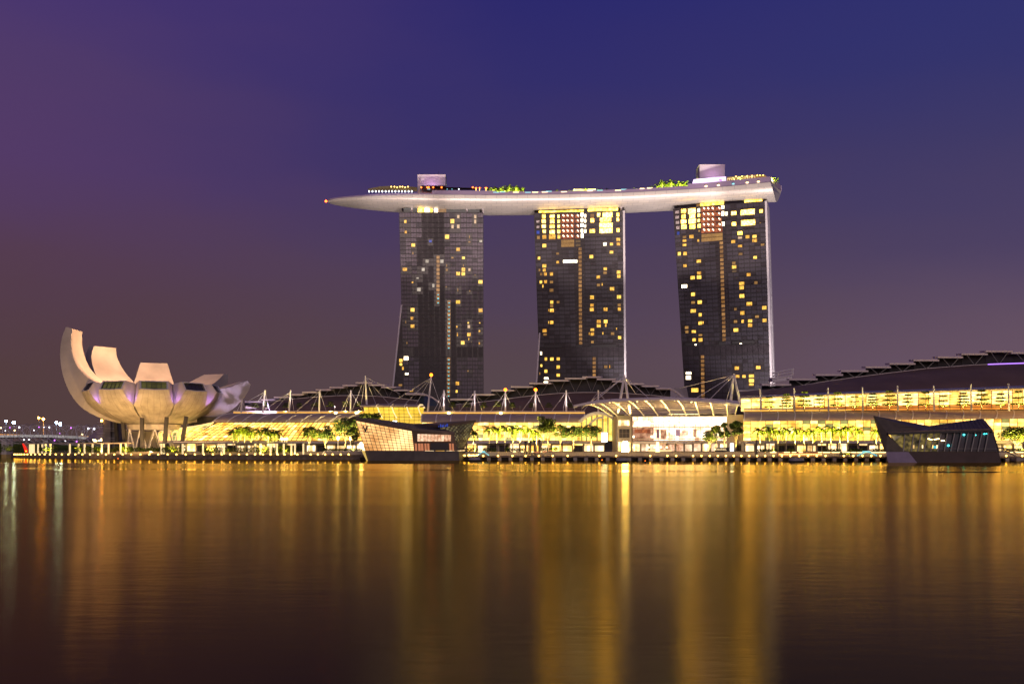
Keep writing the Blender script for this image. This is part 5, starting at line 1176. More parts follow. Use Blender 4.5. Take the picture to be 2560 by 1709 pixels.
def palm_parts(t, h, seed):
    rr = random.Random(seed)
    lean = Vector((rr.uniform(-.25, .25), rr.uniform(-.2, .2), 0))
    pts = [lean*(i/5)**2+Vector((0, 0, h*i/5)) for i in range(6)]
    b = MB(); b.path(pts, .21, 7, .13); o = bpy.data.objects.new('trunk', b.mesh('trunk', M['palmbark'])); COL.objects.link(o); o.parent = t
    b = MB(); b.tube(pts[-1], pts[-1]+Vector((0, 0, 1.0)), .15, .07, 7); o = bpy.data.objects.new('crownshaft', b.mesh('crownshaft', M['palm'])); COL.objects.link(o); o.parent = t
    n = rr.randint(12, 15)
    for i in range(n):
        k = (0, 1, 1, 2)[i % 4]
        f = bpy.data.objects.new('frond', FR[k]); COL.objects.link(f); f.parent = t
        f.location = pts[-1]+Vector((0, 0, .85-.1*k)); f.rotation_euler = (rr.uniform(-.15, .15), rr.uniform(-.15, .15), 2*math.pi*i/n+rr.uniform(-.25, .25))
        s = rr.uniform(.98, 1.28); f.scale = (s, s, s)
PG = (3.0)
def beam(x, y, z, aim, watts, col, cone=100): return spot('uplight_beam', (x, y, z+.35), aim, watts, col, cone, .7, .15)
def uplight(x, y, z, aim, watts, col, lab, grp, cone=75):
    t = thing('uplight', lab, 'uplight', (x, y, z), grp)
    MB().tube((x, y, z), (x, y, z+.22), .2, .24, 8).build('housing', M['dark'], t)
    MB().tube((x, y, z+.225), (x, y, z+.25), .18, .18, 8).build('lens', M['lamp'], t)
    spot('uplight_beam', (x, y, z+.35), aim, watts, col, cone, .25, .15, t)
def palms():
    rows = [([(583, 1077), (595, 1072), (602, 1076), (611, 1070), (619, 1074), (628, 1078), (646, 1078), (663.5, 1072), (671, 1079), (683, 1080), (691, 1079)], 418, 'left glass wing', 'palm trees before the left mall wing'),
            ([(1184, 1078), (1223, 1071), (1242, 1070), (1262, 1068), (1282, 1070), (1300, 1070), (1321, 1072), (1341, 1080)], 393, 'middle glass wing', 'palm trees before the middle mall wing'),
            ([(1901, 1074), (1923, 1073), (1945, 1076), (1966, 1073), (1988, 1074), (2010, 1078), (2032, 1076), (2054.5, 1071), (2077, 1069), (2099, 1073), (2120.5, 1070), (2144, 1074), (2190, 1075)], 373, 'right glass wing', 'palm trees before the right mall wing')]
    for pts, Y0, where, grp in rows:
        for i, (px, py) in enumerate(pts):
            Y = Y0+((i*37) % 5)*.8; h = Z(py, Y)-PG-1.0
            t = thing('palm_tree', 'uplit palm, %s from the left in the row before the %s' % (ORD[i], where), 'palm tree', (X(px, Y), Y, PG), grp)
            palm_parts(t, h, i*13+int(Y0))
            if Y0 != 418 or i % 2:
                uplight(X(px, Y)+.7, Y-4.2, PG, (X(px, Y)+.2, Y-.2, PG+h+.8), (60000 if Y0 == 418 else 85000), (1, .80, .17), 'small round ground uplight at the foot of palm %s from left, %s' % (ordn(i), where), 'uplights at the palm feet', 54)
palms()
def leafmass(b, c, rx, ry, rz, n, size, rr, shell=.35):
    for _ in range(n):
        while True:
            p = Vector((rr.uniform(-1, 1), rr.uniform(-1, 1), rr.uniform(-1, 1)))
            if p.length <= 1: break
        if p.length > 1e-3: p *= (p.length**-shell if p.length > .2 else 1)
        if p.length > 1: p.normalize()
        q = Vector((c[0]+p.x*rx, c[1]+p.y*ry, c[2]+p.z*rz)); s = size*rr.uniform(.6, 1.3)
        a = Vector((rr.uniform(-1, 1), rr.uniform(-1, 1), rr.uniform(-.6, .6))).normalized(); d = a.cross(Vector((rr.uniform(-1, 1), rr.uniform(-1, 1), rr.uniform(-1, 1)))).normalized()
        b.add([q-a*s, q+d*s*.55, q+a*s, q-d*s*.55], [[0, 1, 2, 3]])
def broad_tree(px, py, rpx, hpx, Y, lab, grp, seed, dense=1.0, mat='leaf', zb=PG, clumps=11):
    rr = random.Random(seed); s = Y/F; c = W(px, py, Y); r = rpx*s; hh = hpx*s; base = Vector((c.x+rr.uniform(-.3, .3), Y, zb))
    t = thing('broadleaf_tree', lab, 'tree', base, grp)
    tr = MB(); cr = MB(); fork = base.lerp(c, .45); fork.z = ease(zb, c.z-hh, .75)
    tr.path([base, base.lerp(fork, .5)+Vector((rr.uniform(-.15, .15), 0, 0)), fork], .24, 7, .17)
    for i in range(clumps):
        a = 2*math.pi*i/clumps*2.4+rr.uniform(-.4, .4); e = rr.uniform(-.75, .85); k = rr.uniform(.35, .78)
        q = c+Vector((r*k*math.cos(a)*math.sqrt(1-e*e*.6), r*k*.8*math.sin(a), hh*e*.72))
        tr.path([fork, fork.lerp(q, .5)+Vector((0, 0, .25)), q], .11, 5, .03)
        cs = r*rr.uniform(.30, .44)
        leafmass(cr, q, cs, cs, cs*.72*min(1.2, hh/r+.3), int(190*dense), .34, rr)
    beam(base.x+.8, base.y-r*.9-1, zb, c, 34000*(r/4)**2, (1, .74, .2), 95)
    tr.build('trunk', M['bark'], t); cr.build('crown', M[mat], t)
    return t
def trees():
    g1 = 'broadleaf trees before the left wing'; g2 = 'broadleaf trees before the middle wing'; g3 = 'broadleaf trees beside the plaza'
    broad_tree(773, 1082, 22, 21, 410, 'sparse reddish round tree, leftmost of the group left of the glass pavilion', g1, 1, .75)
    broad_tree(812, 1082, 29, 21, 412, 'dense wide tree, second in the group left of the glass pavilion', g1, 2, 1.1, 'leaf2')
    broad_tree(864, 1064, 35, 28, 414, 'biggest dark tree directly left of the glass pavilion tip', g1, 3, 1.2, 'leaf2', clumps=16)
    broad_tree(882, 1087, 19, 24, 402, 'slender low tree under the biggest one left of the pavilion', g1, 4, .8)
    broad_tree(927, 1044, 28, 13, 414, 'flat topped tree rising above the glass pavilion roof before the atrium', g1, 5, .85, 'leaf2')
    broad_tree(1368, 1062, 27, 27, 392, 'tallest leafy tree beside the middle palm row', g2, 6, 1.1, clumps=15)
    broad_tree(1401, 1078, 18, 24, 394, 'thin yellowish tree right of the tallest leafy tree', g2, 7, .6)
    broad_tree(1434, 1078, 30, 17, 392, 'wide spreading tree left of the white screen', g2, 8, 1.1, 'leaf2', clumps=13)
    broad_tree(1478, 1078, 26, 17, 391, 'round spreading tree nearest the bright white screen', g2, 9, 1.05, 'leaf2')
    broad_tree(1774, 1087, 22, 20, 388, 'sparse tree before the brightest plaza glass', g3, 10, .65)
    broad_tree(1790, 1072, 14, 12, 389, 'small sparse tree behind the sparse plaza tree', g3, 11, .6)
    broad_tree(1811, 1076, 17, 24, 388, 'dense dark tree left of the rightmost plaza tree', g3, 12, 1.15, 'leaf2')
    broad_tree(1840, 1072, 19, 26, 388, 'dense dark tree before the right stone block of the plaza', g3, 13, 1.2, 'leaf2', clumps=14)
    broad_tree(2543, 1085, 44, 21, 368, 'broad umbrella shaped tree at the far right behind the dark pavilion', g3, 14, 1.15, clumps=17)
trees()
def tier_tree_mesh(seed, tiers, lo=.30, nl=20):
    """small terrace tree: flat layers of leaves on a thin stem"""
    rr = random.Random(seed); cr = MB(); tr = MB(); h = 4.6
    tr.path([(0, 0, 0), (.05, 0, h*.5), (0, 0, h)], .09, 6, .03)
    for k in range(tiers):
        z = h*(lo+(.98-lo)*k/max(1, tiers-1)); r = (1.75-.95*k/tiers)*rr.uniform(.8, 1.15)
        for i in range(7):
            a = 2*math.pi*i/7+rr.uniform(-.4, .4); q = Vector((r*.62*math.cos(a), r*.62*math.sin(a), z+.12))
            tr.path([(0, 0, z-.15), q], .03, 4, .015)
            leafmass(cr, q, r*.45, r*.45, .2, nl, .24, rr)
    return tr.mesh('trunk', M['bark']), cr.mesh('crown', M['leaf'])
def terrace_trees():
    kinds = [tier_tree_mesh(50+i, 3+i % 3) for i in range(5)]
    xs = [1923, 1966, 2011, 2049, 2094, 2136, 2182, 2224, 2269, 2314, 2358, 2408, 2454, 2501.5, 2546]
    for i, px in enumerate(xs):
        Y = 398-(px-1860)*.02; zb = Z(1028.5-(px-1860)*.0067, Y)
        t = thing('terrace_tree', 'layered small tree, %s from the left on the lit upper gallery' % ORD[i], 'tree', (X(px, Y), Y, zb), 'layered trees on the upper gallery')
        tr, cr = kinds[i*2 % 5]; s = 1.0+.35*((i*7) % 5)/4; s *= 1.25
        for nm, me in (('trunk', tr), ('crown', cr)):
            o = bpy.data.objects.new(nm, me); COL.objects.link(o); o.parent = t; o.scale = (s, s, s); o.rotation_euler = (0, 0, i*1.3)
        beam(X(px, Y)+.5, Y-1.6, zb, (X(px, Y), Y, zb+4), 5000, (1, .80, .2), 110)
    g = 'small trees on the mall roof terrace'
    k2 = [tier_tree_mesh(70+i, 3, .64, 36) for i in range(5)]
    for i, (px, yt, where) in enumerate(((638, 1006, 'left'), (664, 1005, 'left'), (714, 1006, 'left'), (748, 1006, 'left'), (788, 1005, 'left'), (826, 1003, 'left'), (864, 1003, 'left'), (897, 1003, 'left'), (1131, 1004, 'middle'), (1167, 1004, 'middle'), (1210, 1005, 'middle'), (1244, 1003, 'middle'), (1281, 1005, 'middle'), (1330, 1006, 'middle'), (1372, 1006, 'middle'), (1425, 1006, 'middle'))):
        Y = 449 if where == 'middle' else 456; zb = Z(1033, Y); s = (Z(yt, Y)-zb)/5.0
        t = thing('terrace_tree', 'small round tree, %s from the left on the %s roof terrace' % (ORD[i if i < 8 else i-8], where), 'tree', (X(px, Y), Y, zb), g)
        tr, cr = k2[i % 5]
        for nm, me in (('trunk', tr), ('crown', cr)):
            o = bpy.data.objects.new(nm, me); COL.objects.link(o); o.parent = t; o.scale = (s*1.05, s*1.05, s); o.rotation_euler = (0, 0, i)
    for i, (px, Y, p) in enumerate(((897, 452, 500), (826, 452, 160), (864, 452, 160), (1131, 445, 300), (1167, 445, 140), (1210, 445, 260), (1244, 445, 260), (1281, 445, 240), (714, 452, 80))):
        beam(X(px, Y), Y-1.0, Z(1031.5, Y), (X(px, Y), Y+4, Z(1010, Y)), p*9, (1, .80, .18))
terrace_trees()
def deck_plants():
    rr = random.Random(4); b = MB(); h = 4.0
    b.tube((0, 0, 0), (0, 0, h), .16, .12, 5); tr = b.mesh('trunk', M['palmbark'])
    xs = [(1223, 476, 1), (1233, 477, 1), (1243, 475, 1.1), (1250, 474, .9), (1262, 475, 1.1), (1272, 473, 1.2), (1281, 476, 1), (1290, 475, 1.1), (1299, 477, 1), (1306, 476, .9), (1376, 478, .7), (1392, 478, .8), (1427, 476, .9), (1464, 475, .9), (1499, 475, .9), (1517, 476, .8), (1590, 472, .9), (1625, 470, .8), (1646, 469, .9), (1656, 467, 1.2), (1668, 467, 1.1), (1679, 466, 1.2), (1692, 464, .9), (1700, 463, 1.0), (1712, 462, 1.1), (1838, 450, .8), (1855, 449, .9), (1932, 446, .8), (1942, 448, .9)]
    for i, (px, py, s) in enumerate(xs):
        if px < 1320 or 1630 < px < 1730: s *= 1.35
        p = on_deck(px, py, 4 if i % 2 else 7); p.z = 198.5
        k = sum(1 for q in xs[:i] if (q[0] < 1320, q[0] < 1630, q[0] < 1730) == (px < 1320, px < 1630, px < 1730))
        lab = ('small uplit palm, %s from the left in the grove between left and middle towers' if px < 1320 else 'lone small palm, %s from the left on the pool edge of the deck' if px < 1630 else 'small palm, %s in the grove left of the violet club' if px < 1730 else 'small palm, %s at the right end of the rooftop deck') % ORD[k]
        t = thing('palm_tree', lab, 'palm tree', p, 'small palms on the deck, ' + ('left grove' if px < 1320 else 'pool edge' if px < 1630 else 'right grove' if px < 1730 else 'right end'))
        o = bpy.data.objects.new('trunk', tr); COL.objects.link(o); o.parent = t; o.scale = (1, 1, s)
        for k in range(9):
            f = bpy.data.objects.new('frond', FR[k % 3]); COL.objects.link(f); f.parent = t; f.location = (0, 0, h*s); f.rotation_euler = (0, 0, k*.7+i); f.scale = (.95*s,)*3
    for x0, x1, py, lab in ((1222, 1308, 478, 'dark bushy planting behind the left palm grove on the deck'), (1625, 1730, 466, 'dark bushy planting behind the right palm grove on the deck')):
        b = MB()
        for k in range(14):
            px = x0+(x1-x0)*(k+.5)/14; q = on_deck(px, py-(px-1600)*.05*(px > 1600), 10); leafmass(b, (q.x, q.y, 201.6+rr.random()*2.2), 2.3, 2.0, 2.4+rr.random()*1.5, 75, .4, rr)
        o = b.build('bushes', M['leaf'], kind='stuff')
        for q in (.2, .5, .8): pp = on_deck(x0+(x1-x0)*q, py-(x0+(x1-x0)*q-1600)*.05*(x0 > 1600), 5); beam(pp.x, pp.y, 199, (pp.x, pp.y+5, 203), 9000, (.95, 1, .2), 120); o['label'] = lab
    for i, px in enumerate((1230, 1255, 1280, 1302, 1650, 1672, 1698, 1715, 1392, 1427, 1464, 1499, 1590, 1850, 1935)):
        p = on_deck(px, 480, 1.6); beam(p.x, p.y, 199.2, (p.x, p.y+4, 203.5), 16000, (.95, 1, .2), 120)
deck_plants()
def hedges():
    rr = random.Random(9)
    def hedge(x0, x1, yb, yt, dY, lab, n=None, mat='hedge', light=0, rough=False):
        b = MB(); Y = shoreY((x0+x1)/2)+dY; zb, zt = Z(yb, Y), Z(yt, Y); L_ = X(x1, Y)-X(x0, Y)
        k = max(2, int(L_/1.2))
        for i in range(k):
            x = X(x0, Y)+L_*(i+.5)/k; hh = (zt-zb)*rr.uniform(.75, 1.1) if rough else (zt-zb)
            leafmass(b, (x, Y, zb+hh*.5), .85, .8, hh*.55, 120 if rough else 130, .22 if not rough else .30, rr, .5)
        o = b.build('hedge', M[mat]); tag(o, lab, 'hedge', 'hedges along the promenade')
        if light:
            for i in range(max(1, int(L_/9))):
                x = X(x0, Y)+L_*(i+.5)/max(1, int(L_/9)); beam(x, Y-1.8, zb, (x, Y, zt), light*11, (1, .80, .12), 130)
    P = 'lit leafy bushes under the pergola, '
    for i, (a, b_) in enumerate(((98, 145), (190, 210), (214, 298), (303, 330))): hedge(a, b_, 1130, 1115, 6.5, P+'%s clump from the left end' % ORD[i], light=420, rough=True)
    hedge(145, 190, 1130, 1118, 6.5, 'dark clipped hedge between lit clumps at the left pergola', mat='leaf2')
    hedge(325, 405, 1128, 1117, 7.5, 'dark green hedge below the museum legs', mat='leaf2', rough=True)
    for i, (a, b_) in enumerate(((405, 465), (498, 552))): hedge(a, b_, 1130, 1115, 6.5, 'bright lit bushes under the right pergola below the museum, %s clump' % ORD[i], light=520, rough=True)
    hedge(552, 632, 1129, 1118, 8, 'long clipped green hedge in front of the left palm row')
    hedge(634, 742, 1130, 1115, 7, 'bright yellow green bushes between white columns right of the left palms', light=520, rough=True)
    hedge(740, 758, 1124, 1117, 9, 'small dark clipped hedge right of the bright bushes', mat='leaf2')
    hedge(806, 905, 1126, 1121, 9, 'low hedge on the lit planter wall left of the glass pavilion', mat='leaf2')
    for i, (a, b_) in enumerate(((1162, 1195), (1208, 1240), (1262, 1312), (1352, 1368))): hedge(a, b_, 1127, 1119, 10, 'clipped dark hedge at the palm feet, %s right of the glass pavilion' % ORD[i], mat='leaf2')
    hedge(1372, 1394, 1125, 1117, 10, 'round orange lit bush beside the tall leafy tree', light=200, rough=True)
    for i, (a, b_) in enumerate(((1893, 1944), (1968, 1985), (2057, 2102), (2122, 2162), (2176, 2212))): hedge(a, b_, 1128, 1121.5, 10, 'clipped hedge before the right palm row, %s from the plaza' % ORD[i], mat='leaf2' if i != 1 else 'hedge')
    hedge(2100, 2128, 1136, 1131, 6, 'low bright flower bed on the terrace left of the teal frame', light=120, rough=True)
    hedge(2510, 2556, 1127, 1120, 10, 'clipped hedge under the broad tree at the far right', mat='leaf2')
    hedge(-10, 55, 1128, 1112, 60, 'dim bushes on the far bank left of the red sail', mat='hedge', rough=True, light=60)
hedges()
# ------------------------------------------------------------------ promenade furniture, boats, bridge
def pergola(x0, x1, cols, lab, dY=4.5):
    Y0, Y1 = shoreY(x0)+dY, shoreY(x1)+dY
    t = thing('pergola', lab, 'pergola', (X((x0+x1)/2, (Y0+Y1)/2), (Y0+Y1)/2, 2.1), 'white pergolas on the left promenade')
    n = max(4, int((x1-x0)/12)); pr = Vector((0, 0, 0)); top = MB()
    zz = 2.1+4.55
    pts = [Vector((X(x0+(x1-x0)*i/n, shoreY(x0+(x1-x0)*i/n)+dY), shoreY(x0+(x1-x0)*i/n)+dY, zz)) for i in range(n+1)]
    for p, q in zip(pts, pts[1:]):
        top.prism([p+Vector((0, -.8, 0)), q+Vector((0, -.8, 0)), q+Vector((0, 3.6, 0)), p+Vector((0, 3.6, 0))], (0, 0, .55))
    top.build('roof', M['stone'], t)
    for c, back in cols:
        Y = shoreY(c)+dY+(3 if back else 0)
        MB().box(X(c, Y)-.3, X(c, Y)+.3, Y, Y+.6, 2.11, zz-.01).build('column', M['column'], t)
    return t
pergola(61, 328, [(c, 0) for c in (74, 78, 81, 84, 94.5, 114, 174, 211, 254, 301)]+[(c, 1) for c in (105, 126, 196, 231, 271, 314)], 'long white pergola with lamplit columns at the left end of promenade')
pergola(399, 585, [(c, 0) for c in (403, 456, 507, 559)]+[(c, 1) for c in (409, 553)], 'white pergola with lamplit columns in front of the museum legs')
pergola(622, 760, [(c, 0) for c in (638, 651, 676, 692, 709, 728, 737, 758)], 'white pergola with lamplit columns in front of the left palms')
def lantern_posts():
    for i, (px, y0, y1) in enumerate(((700, 1097, 1108), (705, 1096, 1108), (711.5, 1097, 1108), (717, 1096, 1108))):
        p = W(px, y1, 425); t = thing('lamp_post', 'white torch shaped lamp, %s in the cluster by the left palms' % ORD[i], 'lamp post', p, 'white torch lamps')
        MB().tube(p, W(px, y0, 425), .22, .3, 6).build('post', M['column'], t); MB().ball(W(px, y0, 425), .5).build('lamp_head', M['glow'], t)
    for px, y0 in ((845, 1095), (903, 1113), (1878, 1097), (876, 1096)):
        p = W(px, 1127, 405); t = thing('lamp_post', {845: 'slim lamp post among the trees left of the glass pavilion', 903: 'bright white lamp right beside the glass pavilion edge', 1878: 'slim white lamp post before the right mall wing', 876: 'slim lamp post under the biggest dark tree'}[px], 'lamp post', p, 'promenade lamp posts')
        MB().tube(p, W(px, y0, 405), .14, .12, 6).build('post', M['column'], t); MB().ball(W(px, y0, 405), .5 if px != 903 else .9, 1.6).build('lamp_head', M['glow'], t)
    for i, (px, y0, y1) in enumerate(((1314, 1102, 1138), (1325.5, 1101, 1139), (1336.8, 1099.5, 1136), (1348.6, 1098, 1126))):
        Y = 380; t = thing('mooring_post', 'tall dark post, %s of four standing before the middle palms' % ORD[i], 'post', (X(px, Y), Y, 1.7), 'dark posts before the middle palms')
        MB().tube((X(px, Y), Y, 1.75), (X(px, Y), Y, Z(y0+4, Y)), .5, .44, 8).build('post', M['postc'], t); MB().tube((X(px, Y), Y, Z(y0+4, Y)), (X(px, Y), Y, Z(y0, Y)), .5, .5, 8).build('cap', M['dark'], t)
    Y = 362; o = MB().prism([Vector((X(1889, Y), Y, 1.76)), Vector((X(1894, Y), Y, 1.76)), Vector((X(1893.5, Y), Y, Z(1098, Y))), Vector((X(1890, Y), Y, Z(1100, Y)))], (0, .9, 0)).build('mooring_post', M['postc']); tag(o, 'lone tall dark slab post at the left end of the right palms', 'post')
    t = thing('lantern', 'tall glowing white lantern in front of the stone block of the plaza', 'lantern', W(1563, 1130, 386))
    b = MB(); Y = 386; r = []
    for y, w in ((1130.5, 7), (1128, 9), (1112, 8), (1106, 7), (1103, 5)):
        r.append([Vector((X(1563, Y)+w*Y/F*math.cos(a*math.pi/6), Y+w*Y/F*math.sin(a*math.pi/6), Z(y, Y))) for a in range(12)])
    b.grid(r, closed=True).quad(*r[-1]); b.build('shade', M['lantern'], t); MB().box(X(1557, Y), X(1569, Y), Y-1, Y+1, 3, Z(1130.6, Y)).build('foot', M['dark'], t)
    t = thing('screen', 'bright white upright screen behind the trees left of the plaza', 'screen', W(1511, 1104, 412))
    MB().prism([W(1503.5, 1104, 412), W(1518.5, 1104, 412), W(1518.5, 1081, 412), W(1503.5, 1081, 412)], (0, .3, 0)).build('panel', M['screen'], t)
    MB().prism([W(1502.5, 1105, 412.35), W(1519.5, 1105, 412.35), W(1519.5, 1080, 412.35), W(1502.5, 1080, 412.35)], (0, .4, 0)).build('frame', M['dark'], t)
    for i, px in enumerate((1584, 1622, 1636.5, 1652, 1667)):
        p = W(px, 1117.5, 398); t = thing('globe_lamp', 'white globe lamp, %s from the left before the plaza shops' % ORD[i], 'globe lamp', (p.x, p.y, 3), 'globe lamps before the plaza')
        MB().tube((p.x, p.y, 3), p, .1, n=5).build('post', M['grey'], t); MB().ball(p, .5).build('globe', M['strip'], t)
M['postc'] = material('weathered_post', (.16, .13, .10), .7, var=.2)
lantern_posts()
def writing():
    t = thing('shop_sign', 'dark shop sign with white capital letters right of the plaza glass', 'sign', W(1804, 1123, 384))
    a, b = W(1786, 1128, 384), W(1823, 1118, 384)
    MB().box(a.x, b.x, 384, 384.5, a.z, b.z).build('board', M['pane_low'], t)
    fc = bpy.data.curves.new('lettering', 'FONT'); fc.body = 'CHANEL'; fc.align_x = 'CENTER'; fc.align_y = 'CENTER'; fc.size = 1.15; fc.extrude = .03; fc.space_character = 1.12; fc.offset = .02
    o = bpy.data.objects.new('lettering', fc); COL.objects.link(o); o.parent = t; o.rotation_euler = (R(90), 0, 0)
    p = W(1801.5, 1123, 383.9); o.location = p-ORG[t.name]; fc.materials.append(M['column'])
    bpy.context.view_layer.update(); me = bpy.data.meshes.new_from_object(o); me.materials.clear(); me.materials.append(M['column'])
    n = bpy.data.objects.new('sign_letters', me); COL.objects.link(n); n.parent = t; n.location = o.location; n.rotation_euler = o.rotation_euler; bpy.data.objects.remove(o)
writing()
def tents():
    for px0, px1, lab in ((1193, 1223, 'teal lit fabric frame with spread legs right of the glass pavilion'), (2144, 2193, 'teal lit fabric frame with spread legs left of the dark pavilion')):
        c = (px0+px1)/2; Y = shoreY(c)+4; t = thing('tent_frame', lab, 'tent frame', (X(c, Y), Y, 1.75), 'teal lit tent frames')
        w = (px1-px0)/2
        MB().prism([W(c-w*.32, 1131, Y), W(c+w*.32, 1131, Y), W(c+w*.25, 1126.5, Y), W(c-w*.25, 1126.5, Y)], (0, 2.5, 0)).build('canopy', M['teal'], t)
        for s in (-1, 1):
            MB().prism([W(c+s*w*.3, 1129, Y), W(c+s*w*.3, 1132, Y), W(c+s*w, 1140, Y), W(c+s*w*.96, 1136, Y)], (0, .6, 0)).build('leg', M['teal'], t)
    for i, px in enumerate((1157, 1162, 1172.5, 1178, 1182.6, 1187, 1192)):
        p = W(px, 1137.5+(i % 2)*.6, shoreY(px)-.3); o = MB().ball(p, .36 if i != 2 else .5).build('festoon_bulb', M['lamp']); tag(o, 'warm bulb, %s in the festoon at the right corner of glass pavilion' % ORD[i], 'bulb', 'festoon bulbs beside the glass pavilion')
tents()
def strips():
    # long light strips under the terrace edge, orange cafe counter
    segs = [(812, 822), (834, 848), (890, 906), (1195, 1205), (1283, 1290), (1303, 1309), (1327, 1336), (1350, 1356), (1925, 1940), (1960, 1974), (1980, 1990), (1997, 2006), (2045, 2054), (2057, 2075), (2079, 2099), (2105, 2125), (2128, 2140), (2143, 2160), (2178, 2214), (2525, 2558)]
    for i, (a, b) in enumerate(segs):
        Y = shoreY((a+b)/2)+8.6; y = 1130 if a > 1900 else (1127.8 if a < 910 else 1128.5)
        o = MB().box(X(a, Y), X(b, Y), Y-.3, Y, Z(y+.9, Y), Z(y-.9, Y)).build('strip_light', M['strip']); tag(o, 'white strip light, %s from the left under the upper terrace edge' % ordn(i), 'strip light', 'strip lights on the terrace wall')
    Y = shoreY(2000)+7; t = thing('cafe_counter', 'long orange lit cafe counter on the terrace before the right palms', 'counter', (X(2000, Y), Y, 1.8))
    MB().box(X(1947, Y), X(2054, Y), Y, Y+.8, 1.8, Z(1131.5, Y)).build('counter', M['orange'], t)
    MB().box(X(1947, Y), X(2054, Y), Y-.4, Y-.1, Z(1136.2, Y), Z(1134.8, Y)).build('light_band', M['strip'], t)
    Y = shoreY(1360)+6
    for i, (a, b, y) in enumerate(((1333, 1352, 1131), (1354, 1368, 1129.5), (1370, 1382, 1127.5))):
        t = thing('parasol', 'flat orange lit parasol, %s in the row below the middle trees' % ORD[i], 'parasol', (X((a+b)/2, Y), Y, 1.75), 'orange lit parasols')
        c = X((a+b)/2, Y); w = X(b, Y)-c; z = Z(y, Y); m = MB(); ring = [Vector((c+w*math.cos(k*math.pi/4), Y+w*.6*math.sin(k*math.pi/4), z)) for k in range(8)]
        for k in range(8): m.quad(ring[k], ring[(k+1) % 8], Vector((c, Y, z+.6)))
        m.build('canopy', M['curtain'], t); MB().tube((c, Y, 1.76), (c, Y, z+.5), .06, n=5).build('pole', M['grey'], t)
    # lit planter wall left of the glass pavilion
    t = thing('planter_wall', 'lit sloping planter wall on the promenade left of the glass pavilion', 'wall', W(860, 1135, 392))
    MB().prism([W(806, 1137, 393), W(912, 1137, 390), W(908, 1126.5, 390), W(812, 1126.5, 393)], (0, 2, 0)).build('wall', M['stone'], t)
    MB().prism([W(803, 1138, 392.8), W(806, 1138, 392.8), W(812, 1127, 392.8), W(810, 1127, 392.8)], (0, 2, 0)).build('coping', M['column'], t)
strips()
def terrace_wash():  # extra unseen spots added to warm the terrace wall beyond its strip lights
    for px in range(440, 2600, 42):
        if 905 < px < 1150 or 2205 < px < 2500: continue
        Y = shoreY(px); spot('terrace_beam', (X(px, Y+3.5), Y+3.5, 2.3), (X(px, Y+9), Y+9, 2.7), 420, (1, .60, .12), 150, .8, .1)
terrace_wash()
def boats():
    def dome(x0, x1, yt, yb, Y, lab):
        t = thing('boat', lab, 'boat', (X((x0+x1)/2, Y), Y, 0), 'small covered boats by the boardwalk')
        c = X((x0+x1)/2, Y); w = (x1-x0)/2*Y/F; h = Z(yt, Y)
        rows = [[Vector((c+k*w*math.cos(a*math.pi/8)*1.0, Y+k*w*.55*math.sin(a*math.pi/8), z)) for a in range(16)] for k, z in ((1.0, .45), (.9, .5), (.78, h*.85), (.62, h), (.1, h*1.02))]
        b = MB().grid(rows, closed=True); b.quad(*rows[-1]); b.build('canopy', M['tent'], t, smooth=False)
        hr = [[Vector((c+k*w*math.cos(a*math.pi/8)*1.08, Y+k*w*.6*math.sin(a*math.pi/8), z)) for a in range(16)] for k, z in ((.85, -.2), (1.02, .25), (1.0, .46))]
        b = MB().grid(hr, closed=True); b.quad(*hr[-1]); b.build('hull', M['dark'], t)
        m = MB()
        for a in range(0, 16, 2): m.path([rows[i][a]*1.0+(rows[i][a]-Vector((c, Y, rows[i][a].z)))*.01 for i in range(4)], .05, 4)
        m.build('canopy_frame', M['grey'], t)
    dome(1540, 1571, 1144, 1156, 334, 'small grey domed boat moored in front of the glowing lantern')
    dome(1971, 2010, 1143.5, 1156, 334, 'small violet grey domed boat moored before the orange cafe counter')
    dome(1170, 1203, 1142.5, 1153, 355, 'small grey domed boat moored right beside the glass pavilion')
    def buoy(px, py, r, lab, grp, pole=False, mat='dark'):
        Y = H*F/(py-HY); t = thing('buoy', lab, 'buoy', (X(px, Y), Y, 0), grp)
        MB().ball((X(px, Y), Y, .05), r).build('float', M['dark'], t)
        if pole: MB().tube((X(px, Y), Y, 0), (X(px, Y), Y, pole), .05, n=5).build('pole', M['dark'], t); MB().ball((X(px, Y), Y, pole), .11).build('lamp', M['lampo2'], t)
    buoy(1505, 1163, .25, 'small pole buoy with orange light left of the domed boat by the lantern', 'buoys with orange lights', 1.55)
    buoy(1613, 1157, .3, 'small pole buoy with orange light right of the domed boat by the lantern', 'buoys with orange lights', .75)
    buoy(295, 1157, .25, 'small pole buoy with orange light below the museum', 'buoys with orange lights', 1.45)
    for i, (px, py) in enumerate(((1220, 1155), (1401, 1153.5), (1434, 1153.5), (1485, 1155.5), (1492, 1155), (1514, 1156), (1594, 1154.5), (1620, 1157.5), (1672, 1154.5), (1711, 1154.5), (1735, 1155.5), (1742, 1156.5), (1761, 1156.5))):
        buoy(px, py, .24, 'tiny dark round buoy, %s from the left before the piled boardwalk' % ORD[i], 'dark round buoys')
M['tent'] = material('boat_canopy', (.26, .24, .26), .5, var=.1)
boats()
